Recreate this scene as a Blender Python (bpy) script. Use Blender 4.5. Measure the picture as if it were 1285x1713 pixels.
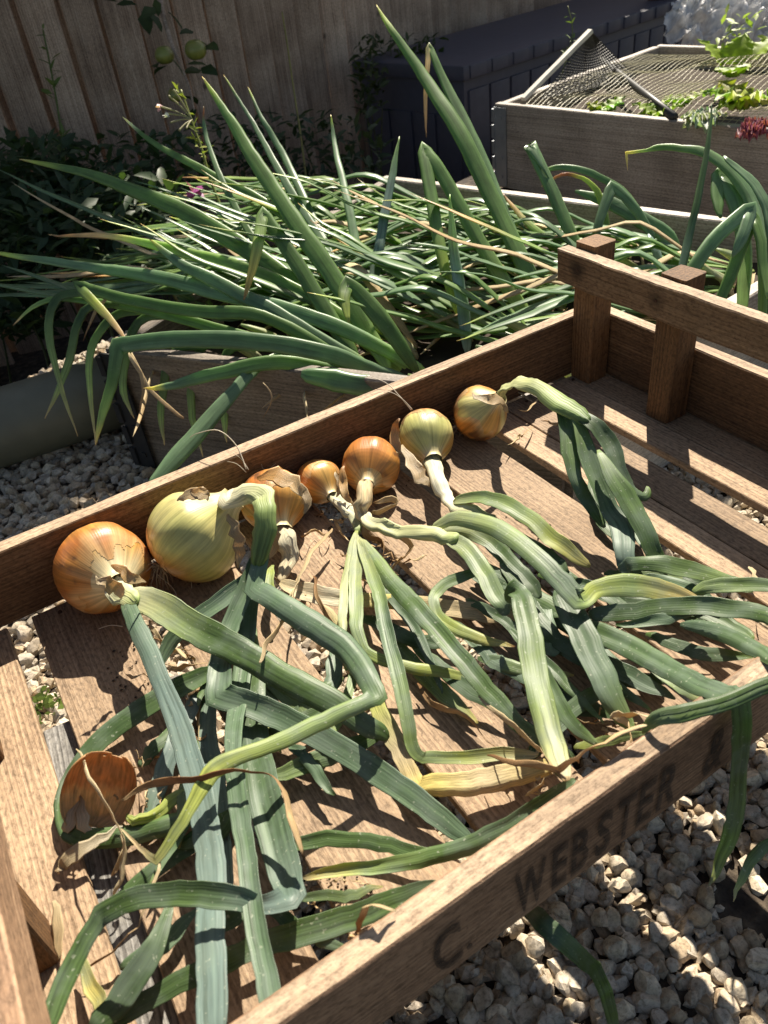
import bpy, bmesh, math, random
from mathutils import Vector, Matrix, noise
R_ = math.radians
scene = bpy.context.scene
for o in list(bpy.data.objects):
    bpy.data.objects.remove(o, do_unlink=True)
COL = scene.collection
rnd = random.Random(7)

# ------------------------------------------------------------------ camera
CAM = Vector((0.1261, -0.1620, 0.4287))
YAW, PITCH, ROLL, FPX = R_(27.0851), R_(37.9204), R_(-7.9932), 1307.44
CF = Vector((math.sin(YAW)*math.cos(PITCH), math.cos(YAW)*math.cos(PITCH), -math.sin(PITCH)))
_r0 = Vector((math.cos(YAW), -math.sin(YAW), 0)); _u0 = _r0.cross(CF)
CR = math.cos(ROLL)*_r0 + math.sin(ROLL)*_u0
CU = -math.sin(ROLL)*_r0 + math.cos(ROLL)*_u0
cam_data = bpy.data.cameras.new('camera')
cam_data.sensor_fit = 'VERTICAL'; cam_data.sensor_height = 36.0
cam_data.lens = FPX/1713*36
cam_data.clip_start = 0.02; cam_data.clip_end = 500
cam_data.dof.use_dof = True; cam_data.dof.focus_distance = 0.70; cam_data.dof.aperture_fstop = 15.0
cam = bpy.data.objects.new('camera', cam_data); COL.objects.link(cam)
M = Matrix((CR, CU, -CF)).transposed().to_4x4(); M.translation = CAM
cam.matrix_world = M
scene.camera = cam

# ------------------------------------------------------------------ light
SUN = Vector((0.662, 0.648, 1.0)).normalized()
w = bpy.data.worlds.new('World'); scene.world = w; w.use_nodes = True
nt = w.node_tree; bg = nt.nodes['Background']
sky = nt.nodes.new('ShaderNodeTexSky'); sky.sky_type = 'NISHITA'; sky.sun_disc = False
sky.sun_elevation = math.asin(SUN.z); sky.sun_rotation = math.atan2(SUN.x, SUN.y)
nt.links.new(sky.outputs[0], bg.inputs[0]); bg.inputs[1].default_value = 0.055
sl = bpy.data.lights.new('sun', 'SUN'); sl.energy = 5.0; sl.angle = R_(0.53); sl.color = (1.0, 0.97, 0.92)
so = bpy.data.objects.new('sun', sl); COL.objects.link(so)
so.rotation_euler = (-SUN).to_track_quat('-Z', 'Y').to_euler(); so.location = (3, 3, 6)
scene.view_settings.view_transform = 'Standard'; scene.view_settings.look = 'None'
scene.view_settings.exposure = 1.0; scene.view_settings.gamma = 1.0
scene.view_settings.use_white_balance = True; scene.view_settings.white_balance_temperature = 7350
scene.view_settings.use_curve_mapping = False
scene.cycles.max_bounces = 8; scene.cycles.transparent_max_bounces = 12

# ------------------------------------------------------------------ surveying helpers
def ray(px, py): return CF + CR*((px-642.5)/FPX) - CU*((py-856.5)/FPX)
def Z(px, py, z):            # point at height z
    d = ray(px, py); return CAM + d*((z-CAM.z)/d.z)
def YP(px, py, y):           # point on the upright plane Y = y
    d = ray(px, py); return CAM + d*((y-CAM.y)/d.y)
def DP(px, py, dep): return CAM + ray(px, py)*dep
def depth(p): return (p-CAM).dot(CF)

# ------------------------------------------------------------------ object helpers
def tag(o, label=None, cat=None, group=None, kind=None):
    if label: o['label'] = label
    if cat: o['category'] = cat
    if group: o['group'] = group
    if kind: o['kind'] = kind
    return o
def empty(name, loc=(0, 0, 0)):
    o = bpy.data.objects.new(name, None); o.empty_display_size = 0.02
    COL.objects.link(o); o.location = loc; return o
def chain(o):
    m = Matrix.LocRotScale(o.location, o.rotation_euler, o.scale)
    if o.parent is not None: m = chain(o.parent) @ o.matrix_parent_inverse @ m
    return m
def adopt(o, parent):
    o.parent = parent; o.matrix_parent_inverse = chain(parent).inverted(); return o
def mesh_of(name, verts, faces, smooth=True, uvs=None, cols=None, mat=None):
    me = bpy.data.meshes.new(name); me.from_pydata([tuple(v) for v in verts], [], faces)
    if smooth: me.polygons.foreach_set('use_smooth', [True]*len(me.polygons))
    if uvs is not None:
        ul = me.uv_layers.new(name='UVMap'); buf = []
        for l in me.loops: buf += uvs[l.vertex_index]
        ul.data.foreach_set('uv', buf)
    if cols is not None:
        ca = me.color_attributes.new('Col', 'FLOAT_COLOR', 'POINT'); buf = []
        for c in cols: buf += [c[0], c[1], c[2], 1.0]
        ca.data.foreach_set('color', buf)
    if mat is not None: me.materials.append(mat)
    me.update(); return me
def put(name, verts, faces, parent, mat, smooth=True, uvs=None, cols=None):
    o = bpy.data.objects.new(name, mesh_of(name, verts, faces, smooth, uvs, cols, mat))
    COL.objects.link(o)
    if parent is not None: adopt(o, parent)
    return o
def fresh_bm(bm, name, mat, parent=None, loc=None, rot=None, smooth=False, angle=None):
    me = bpy.data.meshes.new(name); bm.to_mesh(me); bm.free()
    if smooth:
        me.polygons.foreach_set('use_smooth', [True]*len(me.polygons))
        if angle: me.set_sharp_from_angle(angle=angle)
    me.materials.append(mat)
    o = bpy.data.objects.new(name, me); COL.objects.link(o)
    if loc is not None: o.location = loc
    if rot is not None: o.rotation_euler = rot
    if parent is not None: adopt(o, parent)
    return o
def board(name, size, loc, mat, parent=None, rot=(0, 0, 0), bev=0.0012, jit=0.0006, step=0.02, seed=0, top=None):
    """sawn board, grain along local X, slightly uneven edges"""
    l, wd, t = size; bm = bmesh.new(); n = max(1, min(40, int(l/step)))
    rr = random.Random(seed*977+13); rings = []
    for i in range(n+1):
        x = -l/2+l*i/n; ring = []
        for (y, z) in ((-1, -1), (1, -1), (1, 1), (-1, 1)):
            for k in range(2):
                by, bz = (bev if k else 0), (0 if k else bev)
                if (y*z) < 0: by, bz = (0 if k else bev), (bev if k else 0)
                ring.append((y*(wd/2-by), z*(t/2-bz)))
        j = [(jit*(.55*noise.noise(Vector((x*22, c*9.7, seed*3.1)))+.35*rr.uniform(-1, 1)*min(1, .01/step+.3)), jit*(.55*noise.noise(Vector((x*22, c*9.7, seed*3.1+50)))+.3*rr.uniform(-1, 1))) for c in range(4)]
        rings.append([bm.verts.new((x + rr.uniform(-jit, jit)*(1 if i in (0, n) else 0), a+j[q//2][0], b+j[q//2][1])) for q, (a, b) in enumerate(ring)])
    for a, b in zip(rings, rings[1:]):
        for q in range(8):
            bm.faces.new((a[q], a[(q+1) % 8], b[(q+1) % 8], b[q]))
    bm.faces.new(list(reversed(rings[0]))); bm.faces.new(rings[-1])
    bmesh.ops.recalc_face_normals(bm, faces=bm.faces)
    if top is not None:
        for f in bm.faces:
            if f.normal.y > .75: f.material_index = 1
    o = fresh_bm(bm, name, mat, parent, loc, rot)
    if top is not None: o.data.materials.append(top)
    return o
def tube_mesh(pts, rad, seg=6, cap=True):
    V = []; Fc = []; prev = None
    for i, p in enumerate(pts):
        T = (pts[min(i+1, len(pts)-1)]-pts[max(i-1, 0)]).normalized()
        a = prev if prev is not None else (Vector((0, 0, 1)) if abs(T.z) < .9 else Vector((1, 0, 0)))
        s = T.cross(a); s = s.normalized() if s.length > 1e-6 else T.orthogonal().normalized(); n = s.cross(T); prev = n
        r = rad[i] if isinstance(rad, (list, tuple)) else rad
        for k in range(seg):
            an = 2*math.pi*k/seg; V.append(p+s*(math.cos(an)*r)+n*(math.sin(an)*r))
    for i in range(len(pts)-1):
        for k in range(seg):
            k2 = (k+1) % seg; Fc.append((i*seg+k, i*seg+k2, (i+1)*seg+k2, (i+1)*seg+k))
    if cap:
        Fc.append(tuple(reversed(range(seg)))); m = (len(pts)-1)*seg; Fc.append(tuple(m+k for k in range(seg)))
    return V, Fc
def join_parts(parts):
    V = []; Fc = []
    for v, f in parts:
        b = len(V); V += v; Fc += [tuple(b+i for i in q) for q in f]
    return V, Fc
def spline(P, per):
    """Catmull-Rom through P (list of equal-length tuples), 'per' samples a span"""
    out = []; n = len(P)
    for i in range(n-1):
        p0 = P[max(i-1, 0)]; p1 = P[i]; p2 = P[i+1]; p3 = P[min(i+2, n-1)]
        for k in range(per):
            t = k/per; t2 = t*t; t3 = t2*t
            out.append(tuple(.5*((2*b)+(-a+c)*t+(2*a-5*b+4*c-d)*t2+(-a+3*b-3*c+d)*t3) for a, b, c, d in zip(p0, p1, p2, p3)))
    out.append(tuple(P[-1])); return out

# ------------------------------------------------------------------ materials
class NT:
    def __init__(s, name):
        s.m = bpy.data.materials.new(name); s.m.use_nodes = True; s.t = s.m.node_tree; s.N = s.t.nodes
        s.b = s.N['Principled BSDF']; s.out = s.N['Material Output']
    def n(s, typ, **kw):
        nd = s.N.new('ShaderNode'+typ)
        for k, v in kw.items():
            if k in nd.bl_rna.properties: setattr(nd, k, v)
            else: nd.inputs[k.replace('_', ' ')].default_value = v
        return nd
    def l(s, a, b): s.t.links.new(a, b)
    def ramp(s, fac, stops):
        r = s.n('ValToRGB'); e = r.color_ramp.elements
        while len(e) < len(stops): e.new(.5)
        for el, (p, c) in zip(e, stops): el.position = p; el.color = (*c, 1) if len(c) == 3 else c
        s.l(fac, r.inputs[0]); return r.outputs[0]
    def mix(s, fac, a, b, mode='MIX'):
        x = s.n('Mix', data_type='RGBA', blend_type=mode)
        if hasattr(fac, 'links'): s.l(fac, x.inputs[0])
        else: x.inputs[0].default_value = fac
        for v, i in ((a, 6), (b, 7)):
            if hasattr(v, 'links'): s.l(v, x.inputs[i])
            else: x.inputs[i].default_value = (*v, 1)
        return x.outputs[2]
    def math(s, op, a, b=0.0):
        x = s.n('Math', operation=op)
        for v, i in ((a, 0), (b, 1)):
            if hasattr(v, 'links'): s.l(v, x.inputs[i])
            else: x.inputs[i].default_value = v
        return x.outputs[0]
    def bump(s, h, strength, dist=0.001):
        b = s.n('Bump'); b.inputs['Strength'].default_value = strength; b.inputs['Distance'].default_value = dist
        s.l(h, b.inputs['Height']); s.l(b.outputs[0], s.b.inputs['Normal']); return b
def plain(name, col, rough=.6, metal=0, spec=.5):
    k = NT(name); tc = k.n('TexCoord'); no = k.n('TexNoise', Scale=35.0, Detail=4.0); k.l(tc.outputs['Object'], no.inputs['Vector'])
    c = k.mix(no.outputs[0], tuple(x*.75 for x in col), tuple(min(1, x*1.2) for x in col)); k.l(c, k.b.inputs['Base Color'])
    k.b.inputs['Roughness'].default_value = rough; k.b.inputs['Metallic'].default_value = metal
    k.b.inputs['Specular IOR Level'].default_value = spec; k.bump(no.outputs[0], .15, .001); return k.m
def wood(name, dark, mid, light, grain=120.0, knots=.5, rough=.7, spec=.3, stretch=14.0, wear=None, bump=.5, sc=1.0, spots=()):
    k = NT(name); tc = k.n('TexCoord'); oi = k.n('ObjectInfo')
    off = k.n('VectorMath', operation='ADD'); k.l(tc.outputs['Object'], off.inputs[0])
    rv = k.n('CombineXYZ'); q = k.math('MULTIPLY', oi.outputs['Random'], 37.0); k.l(q, rv.inputs[0]); k.l(q, rv.inputs[1]); k.l(q, rv.inputs[2])
    k.l(rv.outputs[0], off.inputs[1])
    mp = k.n('Mapping'); mp.inputs['Scale'].default_value = (sc, sc*stretch, sc*stretch); k.l(off.outputs[0], mp.inputs[0])
    warp = k.n('TexNoise', Scale=4.0, Detail=2.0); k.l(mp.outputs[0], warp.inputs['Vector'])
    wv = k.n('VectorMath', operation='MULTIPLY_ADD'); k.l(warp.outputs['Color'], wv.inputs[0]); wv.inputs[1].default_value = (.05, .10, .10); k.l(mp.outputs[0], wv.inputs[2])
    fib = k.n('TexNoise', Scale=grain, Detail=5.0, Roughness=.65); fm = k.n('Mapping'); fm.inputs['Scale'].default_value = (.12, 1, 1)
    k.l(wv.outputs[0], fm.inputs[0]); k.l(fm.outputs[0], fib.inputs['Vector'])
    ring = k.n('TexWave', wave_type='BANDS', bands_direction='Y', wave_profile='SAW', Scale=4.0, Distortion=2.2, Detail=3.0, Detail_Scale=1.0)
    rm = k.n('Mapping'); rm.inputs['Scale'].default_value = (.35, 1.6, 1.6); k.l(wv.outputs[0], rm.inputs[0]); k.l(rm.outputs[0], ring.inputs['Vector'])
    big = k.n('TexNoise', Scale=9.0, Detail=3.0); k.l(off.outputs[0], big.inputs['Vector'])
    a = k.math('ADD', k.math('MULTIPLY', fib.outputs[0], .48), k.math('MULTIPLY', ring.outputs[0], .13))
    a = k.math('ADD', a, k.math('MULTIPLY', big.outputs[0], .38))
    c = k.ramp(a, [(.36, dark), (.54, mid), (.76, light)])
    tint = k.n('HueSaturation'); tint.inputs['Hue'].default_value = .5
    v = k.n('MapRange'); v.inputs[3].default_value = .78; v.inputs[4].default_value = 1.2; k.l(oi.outputs['Random'], v.inputs[0]); k.l(v.outputs[0], tint.inputs['Value'])
    k.l(c, tint.inputs['Color']); c = tint.outputs[0]
    if knots:
        vo = k.n('TexVoronoi', Scale=5.5); vm = k.n('Mapping'); vm.inputs['Scale'].default_value = (1, 1.6, 1.6); k.l(off.outputs[0], vm.inputs[0]); k.l(vm.outputs[0], vo.inputs['Vector'])
        kf = k.ramp(vo.outputs['Distance'], [(.03, (1, 1, 1)), (.075, (0, 0, 0))]); c = k.mix(k.math('MULTIPLY', kf, knots), c, tuple(x*.25 for x in dark))
    s2 = k.n('TexNoise', Scale=420.0, Detail=3.0, Roughness=.7); sm = k.n('Mapping'); sm.inputs['Scale'].default_value = (.45, 1, 1); k.l(off.outputs[0], sm.inputs[0]); k.l(sm.outputs[0], s2.inputs['Vector'])
    c = k.mix(.75, c, k.ramp(s2.outputs[0], [(.34, (.45, .43, .40)), (.5, (1, 1, 1)), (.66, (1.3, 1.28, 1.22))]), 'MULTIPLY')
    sp = k.n('TexNoise', Scale=160.0, Detail=2.0); k.l(off.outputs[0], sp.inputs['Vector'])
    sf = k.ramp(sp.outputs[0], [(.70, (0, 0, 0)), (.74, (1, 1, 1))]); c = k.mix(k.math('MULTIPLY', sf, .45), c, tuple(x*.3 for x in dark))
    for (qx, qy, qr) in spots:      # knots and nail stains at their own place on the board
        sx_ = k.n('SeparateXYZ'); k.l(tc.outputs['Object'], sx_.inputs[0]); dx = k.math('SUBTRACT', sx_.outputs[0], qx); dy = k.math('SUBTRACT', sx_.outputs[1], qy)
        dd = k.math('SQRT', k.math('ADD', k.math('MULTIPLY', dx, dx), k.math('MULTIPLY', dy, dy))); dd = k.math('ADD', dd, k.math('MULTIPLY', k.math('SUBTRACT', big.outputs[0], .5), qr*1.2))
        c = k.mix(k.math('MULTIPLY', k.ramp(k.math('DIVIDE', dd, qr), [(.25, (1, 1, 1)), (1, (0, 0, 0))]), .8), c, (.022, .012, .007))
    if wear:
        wn = k.n('TexNoise', Scale=6.0, Detail=5.0); k.l(off.outputs[0], wn.inputs['Vector'])
        c = k.mix(k.ramp(wn.outputs[0], [(.42, (0, 0, 0)), (.65, (1, 1, 1))]), c, wear)
    k.l(c, k.b.inputs['Base Color']); k.b.inputs['Roughness'].default_value = rough; k.b.inputs['Specular IOR Level'].default_value = spec
    k.bump(k.math('ADD', a, k.math('MULTIPLY', s2.outputs[0], .6)), bump, .002); return k.m
def attr_mat(name, streak=(60.0, 3.0), streak_amt=.35, rough=.45, spec=.4, trans=0.0, trans_col=(1.0, 1.25, .45), bump=.3, coat=0.0, bloom=None, speck=0.0, lines=0.0, line_amt=.2, gain=1.0):
    """colour comes from the thing's own colour attribute; grain runs along the part (UV)"""
    k = NT(name); at = k.n('Attribute', attribute_name='Col'); uv = k.n('UVMap'); tc = k.n('TexCoord')
    mp = k.n('Mapping'); mp.inputs['Scale'].default_value = (streak[0], streak[1], 1); k.l(uv.outputs[0], mp.inputs[0])
    st = k.n('TexNoise', Scale=1.0, Detail=4.0, Roughness=.6); k.l(mp.outputs[0], st.inputs['Vector'])
    acol = at.outputs['Color'] if gain == 1.0 else k.mix(1.0, at.outputs['Color'], (gain, gain, gain), 'MULTIPLY')
    c = k.mix(streak_amt, acol, k.ramp(st.outputs[0], [(.32, (.42, .44, .36)), (.5, (1, 1, 1)), (.68, (1.5, 1.45, 1.35))]), 'MULTIPLY')
    pn = k.n('TexNoise', Scale=55.0, Detail=3.0); k.l(tc.outputs['Object'], pn.inputs['Vector'])
    if bloom:
        c = k.mix(k.math('MULTIPLY', k.ramp(pn.outputs[0], [(.42, (0, 0, 0)), (.66, (1, 1, 1))]), .45), c, bloom)
    else:
        c = k.mix(.5, c, k.ramp(pn.outputs[0], [(.3, (.72, .72, .7)), (.7, (1.2, 1.2, 1.15))]), 'MULTIPLY')
    h = st.outputs[0]
    if lines:
        wv = k.n('TexWave', wave_type='BANDS', bands_direction='X', Scale=lines, Distortion=1.5, Detail=2.0); lm = k.n('Mapping'); lm.inputs['Scale'].default_value = (1, .12, 1)
        k.l(uv.outputs[0], lm.inputs[0]); k.l(lm.outputs[0], wv.inputs['Vector'])
        c = k.mix(line_amt, c, k.ramp(wv.outputs[0], [(0, (.6, .6, .55)), (1, (1.15, 1.15, 1.1))]), 'MULTIPLY'); h = k.math('ADD', h, k.math('MULTIPLY', wv.outputs[0], line_amt*1.5))
    if speck:
        sn = k.n('TexNoise', Scale=420.0, Detail=2.0); k.l(tc.outputs['Object'], sn.inputs['Vector'])
        c = k.mix(k.math('MULTIPLY', k.ramp(sn.outputs[0], [(.66, (0, 0, 0)), (.72, (1, 1, 1))]), speck), c, (.55, .58, .45))
    k.l(c, k.b.inputs['Base Color']); k.b.inputs['Roughness'].default_value = rough; k.b.inputs['Specular IOR Level'].default_value = spec
    k.b.inputs['Coat Weight'].default_value = coat; k.b.inputs['Coat Roughness'].default_value = .25
    bp = k.bump(h, bump, .0006)
    if trans:
        tr = k.n('BsdfTranslucent'); tcx = k.mix(1.0, c, trans_col, 'MULTIPLY'); k.l(tcx, tr.inputs[0]); k.l(bp.outputs[0], tr.inputs['Normal'])
        mx = k.n('MixShader'); mx.inputs[0].default_value = trans; k.l(k.b.outputs[0], mx.inputs[1]); k.l(tr.outputs[0], mx.inputs[2]); k.l(mx.outputs[0], k.out.inputs[0])
    return k.m
MAT = {}
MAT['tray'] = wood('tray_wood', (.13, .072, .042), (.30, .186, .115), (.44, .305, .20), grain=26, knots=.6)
MAT['tray_top'] = wood('tray_pale_edge', (.22, .15, .095), (.44, .32, .215), (.60, .47, .34), grain=22, knots=.2)  # paler tone for the upper faces of boards and rail
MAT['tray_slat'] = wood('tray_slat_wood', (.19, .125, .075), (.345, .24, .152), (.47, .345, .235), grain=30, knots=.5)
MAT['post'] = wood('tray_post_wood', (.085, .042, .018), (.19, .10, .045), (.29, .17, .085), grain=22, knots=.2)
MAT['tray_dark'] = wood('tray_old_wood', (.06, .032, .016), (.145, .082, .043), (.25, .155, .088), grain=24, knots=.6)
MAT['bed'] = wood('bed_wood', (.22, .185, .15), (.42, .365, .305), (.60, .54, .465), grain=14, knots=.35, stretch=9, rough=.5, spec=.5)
MAT['bed_shaded'] = wood('bed_shaded_wood', (.085, .068, .052), (.17, .14, .112), (.27, .23, .19), grain=14, knots=.35, stretch=9, rough=.55, spec=.4)  # bed wood darkened, the shade under the leaves put into its colour
MAT['fence'] = wood('fence_wood', (.27, .185, .135), (.54, .40, .30), (.74, .60, .48), grain=16, knots=.8, stretch=8)
MAT['weathered'] = wood('weathered_wood', (.05, .045, .04), (.26, .25, .23), (.62, .60, .57), grain=40, knots=0)
MAT['leaf'] = attr_mat('onion_leaf', streak=(6.5, .55), streak_amt=.85, rough=.47, spec=.42, trans=.30, bump=.4, bloom=(.21, .27, .22), speck=.45, lines=3.5, line_amt=.10)
MAT['bed_leaf'] = attr_mat('growing_onion_leaf', streak=(5, .5), streak_amt=.6, rough=.36, spec=.6, trans=.40, trans_col=(1.15, 1.35, .42), bump=.25, speck=.15, lines=3.0, line_amt=.08, gain=1.7)
MAT['neck'] = attr_mat('onion_neck', streak=(6, .5), streak_amt=.85, rough=.5, spec=.35, trans=.15, trans_col=(1.1, 1.1, .7), bump=.5, lines=5.0, line_amt=.15)
MAT['dry'] = attr_mat('dry_leaf', streak=(26, 6), streak_amt=.6, rough=.7, spec=.2, trans=.25, trans_col=(1.1, .9, .6), bump=.35, lines=4.0, line_amt=.12)
MAT['bulb'] = attr_mat('onion_bulb', streak=(45, 1.6), streak_amt=.6, rough=.40, spec=.5, trans=0, bump=.4, coat=.12, lines=34.0, line_amt=.09)
MAT['skin'] = attr_mat('onion_skin', streak=(30, 2), streak_amt=.6, rough=.42, spec=.4, trans=.32, trans_col=(1.1, .85, .55), bump=.4, coat=.2, lines=30.0, line_amt=.12)
MAT['ink'] = None
MAT['soil'] = plain('soil', (.055, .038, .026), .95)
MAT['steel'] = plain('galvanised_steel', (.32, .34, .36), .5, .8)
MAT['black_metal'] = plain('black_strap', (.02, .02, .022), .55)
MAT['box'] = plain('storage_box_plastic', (.066, .067, .092), .5, 0, .35)
MAT['pipe'] = plain('pipe_plastic', (.15, .145, .10), .5)
MAT['foliage'] = attr_mat('foliage', streak=(3, 8), streak_amt=.3, rough=.5, spec=.35, trans=.3, bump=.2)
MAT['net'] = plain('net_cord', (.60, .55, .32), .5)
MAT['black_net'] = plain('black_net_cord', (.02, .022, .02), .5)
MAT['white_stick'] = plain('pale_batten', (.62, .58, .50), .6)
MAT['apple'] = attr_mat('apple', streak=(8, 3), streak_amt=.25, rough=.35, bump=.1, coat=.2)
MAT['root'] = plain('root_fibre', (.42, .33, .22), .8)

# ------------------------------------------------------------------ ground
F0 = Vector((1.70, 2.68)); FU = Vector((.961, .276)); FN = Vector((.276, -.961))
GZ = -0.215
def ground_z(x, y):
    d = (Vector((x, y))-F0).dot(FN); t = max(0, min(1, (d-.45)/.45)); t = t*t*(3-2*t)
    return -0.52 + (GZ+0.52)*t
def axis_vals(lo, hi, step, far):
    v = []; x = lo
    while x <= hi+1e-6: v.append(x); x += step
    a = []; s = step*2; x = lo-s
    while x > -far: a.append(x); s *= 1.7; x -= s
    a.append(-far); b = []; s = step*2; x = hi+s
    while x < far: b.append(x); s *= 1.7; x += s
    b.append(far); return list(reversed(a))+v+b
gx = axis_vals(-.6, 3.2, .06, 120); gy = axis_vals(-.6, 3.4, .06, 120)
gv = [Vector((x, y, ground_z(x, y)+.006*noise.noise(Vector((x*9, y*9, 0))))) for y in gy for x in gx]
gf = [(j*len(gx)+i, j*len(gx)+i+1, (j+1)*len(gx)+i+1, (j+1)*len(gx)+i) for j in range(len(gy)-1) for i in range(len(gx)-1)]
kg = NT('gravel_soil'); tc = kg.n('TexCoord'); n1 = kg.n('TexNoise', Scale=60.0, Detail=6.0); kg.l(tc.outputs['Object'], n1.inputs['Vector'])
kg.l(kg.ramp(n1.outputs[0], [(.35, (.018, .012, .008)), (.55, (.05, .036, .024)), (.75, (.12, .092, .062))]), kg.b.inputs['Base Color']); kg.b.inputs['Roughness'].default_value = .95; kg.bump(n1.outputs[0], 1.0, .01)
ground = put('ground', gv, gf, None, kg.m); tag(ground, kind='structure')
ks = NT('limestone_chip'); at = ks.n('Attribute', attribute_name='Col'); oi = ks.n('ObjectInfo'); tc = ks.n('TexCoord')
sep = ks.n('SeparateColor'); ks.l(at.outputs['Color'], sep.inputs[0])
fr = ks.math('FRACT', ks.math('ADD', sep.outputs[0], ks.math('MULTIPLY', oi.outputs['Random'], 7.31)))
c = ks.ramp(fr, [(0, (.37, .295, .205)), (.15, (.56, .48, .37)), (.3, (.45, .39, .32)), (.45, (.64, .55, .42)), (.6, (.40, .30, .20)), (.8, (.58, .52, .43)), (1, (.34, .29, .235))])
n2 = ks.n('TexNoise', Scale=1.0, Detail=6.0, Roughness=.7); sv_ = ks.n('VectorMath', operation='SCALE'); ks.l(ks.n('NewGeometry').outputs['Position'], sv_.inputs[0]); sv_.inputs['Scale'].default_value = 260.0; ks.l(sv_.outputs[0], n2.inputs['Vector'])
n3 = ks.n('TexNoise', Scale=90.0, Detail=3.0); ks.l(ks.n('NewGeometry').outputs['Position'], n3.inputs['Vector'])
c = ks.mix(.8, c, ks.ramp(n2.outputs[0], [(.35, (.45, .42, .38)), (.5, (1, 1, 1)), (.68, (1.35, 1.32, 1.25))]), 'MULTIPLY')
c = ks.mix(.6, c, ks.ramp(n3.outputs[0], [(.35, (.6, .56, .48)), (.6, (1.05, 1.05, 1.05))]), 'MULTIPLY')
ks.l(c, ks.b.inputs['Base Color']); ks.b.inputs['Roughness'].default_value = .85; ks.b.inputs['Specular IOR Level'].default_value = .25; ks.bump(n2.outputs[0], .6, .0015)
def stone_shape(seed, sub):
    rr = random.Random(seed); bm = bmesh.new(); bmesh.ops.create_icosphere(bm, subdivisions=sub, radius=1)
    planes = []
    for _ in range(9):
        d = Vector((rr.gauss(0, 1), rr.gauss(0, 1), rr.gauss(0, 1))).normalized(); planes.append((d, rr.uniform(.48, .82)))
    sx, sy, sz = rr.uniform(.95, 1.35), rr.uniform(.8, 1.05), rr.uniform(.65, .9); off = Vector((rr.random()*50, 0, 0))
    for v in bm.verts:
        p = v.co.copy()
        for d, h in planes:
            e = p.dot(d)-h
            if e > 0: p -= d*e*.97
        p *= 1+.10*noise.noise(p*1.8+off)
        v.co = Vector((p.x*sx, p.y*sy, p.z*sz))
    V = [v.co.copy() for v in bm.verts]; Fc = [tuple(v.index for v in f.verts) for f in bm.faces]; bm.free(); return V, Fc
STN = []
for i in range(10):
    v, f = stone_shape(100+i, 2); me = mesh_of('stone', v, f, True, cols=[(i*.0973 % 1,)*3]*len(v), mat=ks.m); me.set_sharp_from_angle(angle=R_(28)); STN.append(me)
STN_LO = [stone_shape(200+i, 1) for i in range(10)]
def px_of(p):
    d = p-CAM; z = d.dot(CF); return (642.5+FPX*d.dot(CR)/z, 856.5-FPX*d.dot(CU)/z, z)
big, small = [], []
BARE = [(Z(905, 1440, GZ), .022), (Z(1262, 1510, GZ), .030), (Z(830, 1500, GZ), .012)]
def scatter(x0, x1, y0, y1, sp, layers):
    for ly in range(layers):
        y = y0; row = 0
        while y < y1:
            x = x0+(row % 2)*sp/2
            while x < x1:
                q = Vector((x+rnd.uniform(-.35, .35)*sp, y+rnd.uniform(-.35, .35)*sp, 0)); r = sp*rnd.choice((.36, .46, .54, .62, .70, .80))*rnd.uniform(.9, 1.1)
                x += sp
                if noise.noise(Vector((q.x*7+3, q.y*7, 5))) > .52 and ly == 0: continue      # bare patches of soil
                q.z = ground_z(q.x, q.y)+r*(.45 if ly == 0 else -.15)+rnd.uniform(0, .005)
                if in_bed(q) or any((q-b_).length < r_ and rnd.random() < .9 for b_, r_ in BARE): continue
                ux, uy, dz = px_of(q)
                if dz < .1 or not (-60 < ux < 1345 and -60 < uy < 1790): continue
                low = uy > 1650-.739*(ux-699) and ux > 540
                left = uy < 900-.42*ux and ux < 300 and uy > 560
                gap = ux < 170 and 1020 < uy < 1480
                (big if (ly == 0 and (low or left or gap)) else small).append((r/dz*(1.0 if low else .9 if gap else .8), q, r))
            y += sp*.87; row += 1
BED_FL = Vector((.286, .905)); BED_BL = Vector((.960, 1.262)); BD = Vector((.3015, -.9535))
BED_FR = Vector((.645, .385)); BED_BR = BED_BL+BD*.84
def in_bed(q):
    P = [BED_FL, BED_FR, BED_BR, BED_BL]
    for a, b in zip(P, P[1:]+P[:1]):
        if (b.x-a.x)*(q.y-a.y)-(b.y-a.y)*(q.x-a.x) < 0: return False
    return True
scatter(-.15, .95, -.32, .60, .0140, 3)
scatter(-.35, .62, .60, 1.45, .0155, 2)
big.sort(key=lambda t: -t[0])
for i, (_, q, r) in enumerate(big[:300]):
    o = bpy.data.objects.new('stone', STN[i % 10]); COL.objects.link(o); o.location = q
    o.rotation_euler = (rnd.uniform(0, 6.28), rnd.uniform(0, 6.28), rnd.uniform(0, 6.28)); o.scale = (r, r, r); adopt(o, ground)
V = []; Fc = []; Cc = []
for _, q, r in big[300:]+small:
    v, f = STN_LO[rnd.randrange(10)]; m = Matrix.Rotation(rnd.uniform(0, 6.28), 3, 'X') @ Matrix.Rotation(rnd.uniform(0, 6.28), 3, 'Z'); b = len(V); cc = rnd.random()
    for p in v: V.append(q+(m @ p)*r); Cc.append((cc, cc, cc))
    Fc += [tuple(b+k for k in t) for t in f]
gr = put('gravel', V, Fc, ground, ks.m, True, None, Cc); gr.data.set_sharp_from_angle(angle=R_(35)); tag(gr, kind='stuff')
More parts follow.
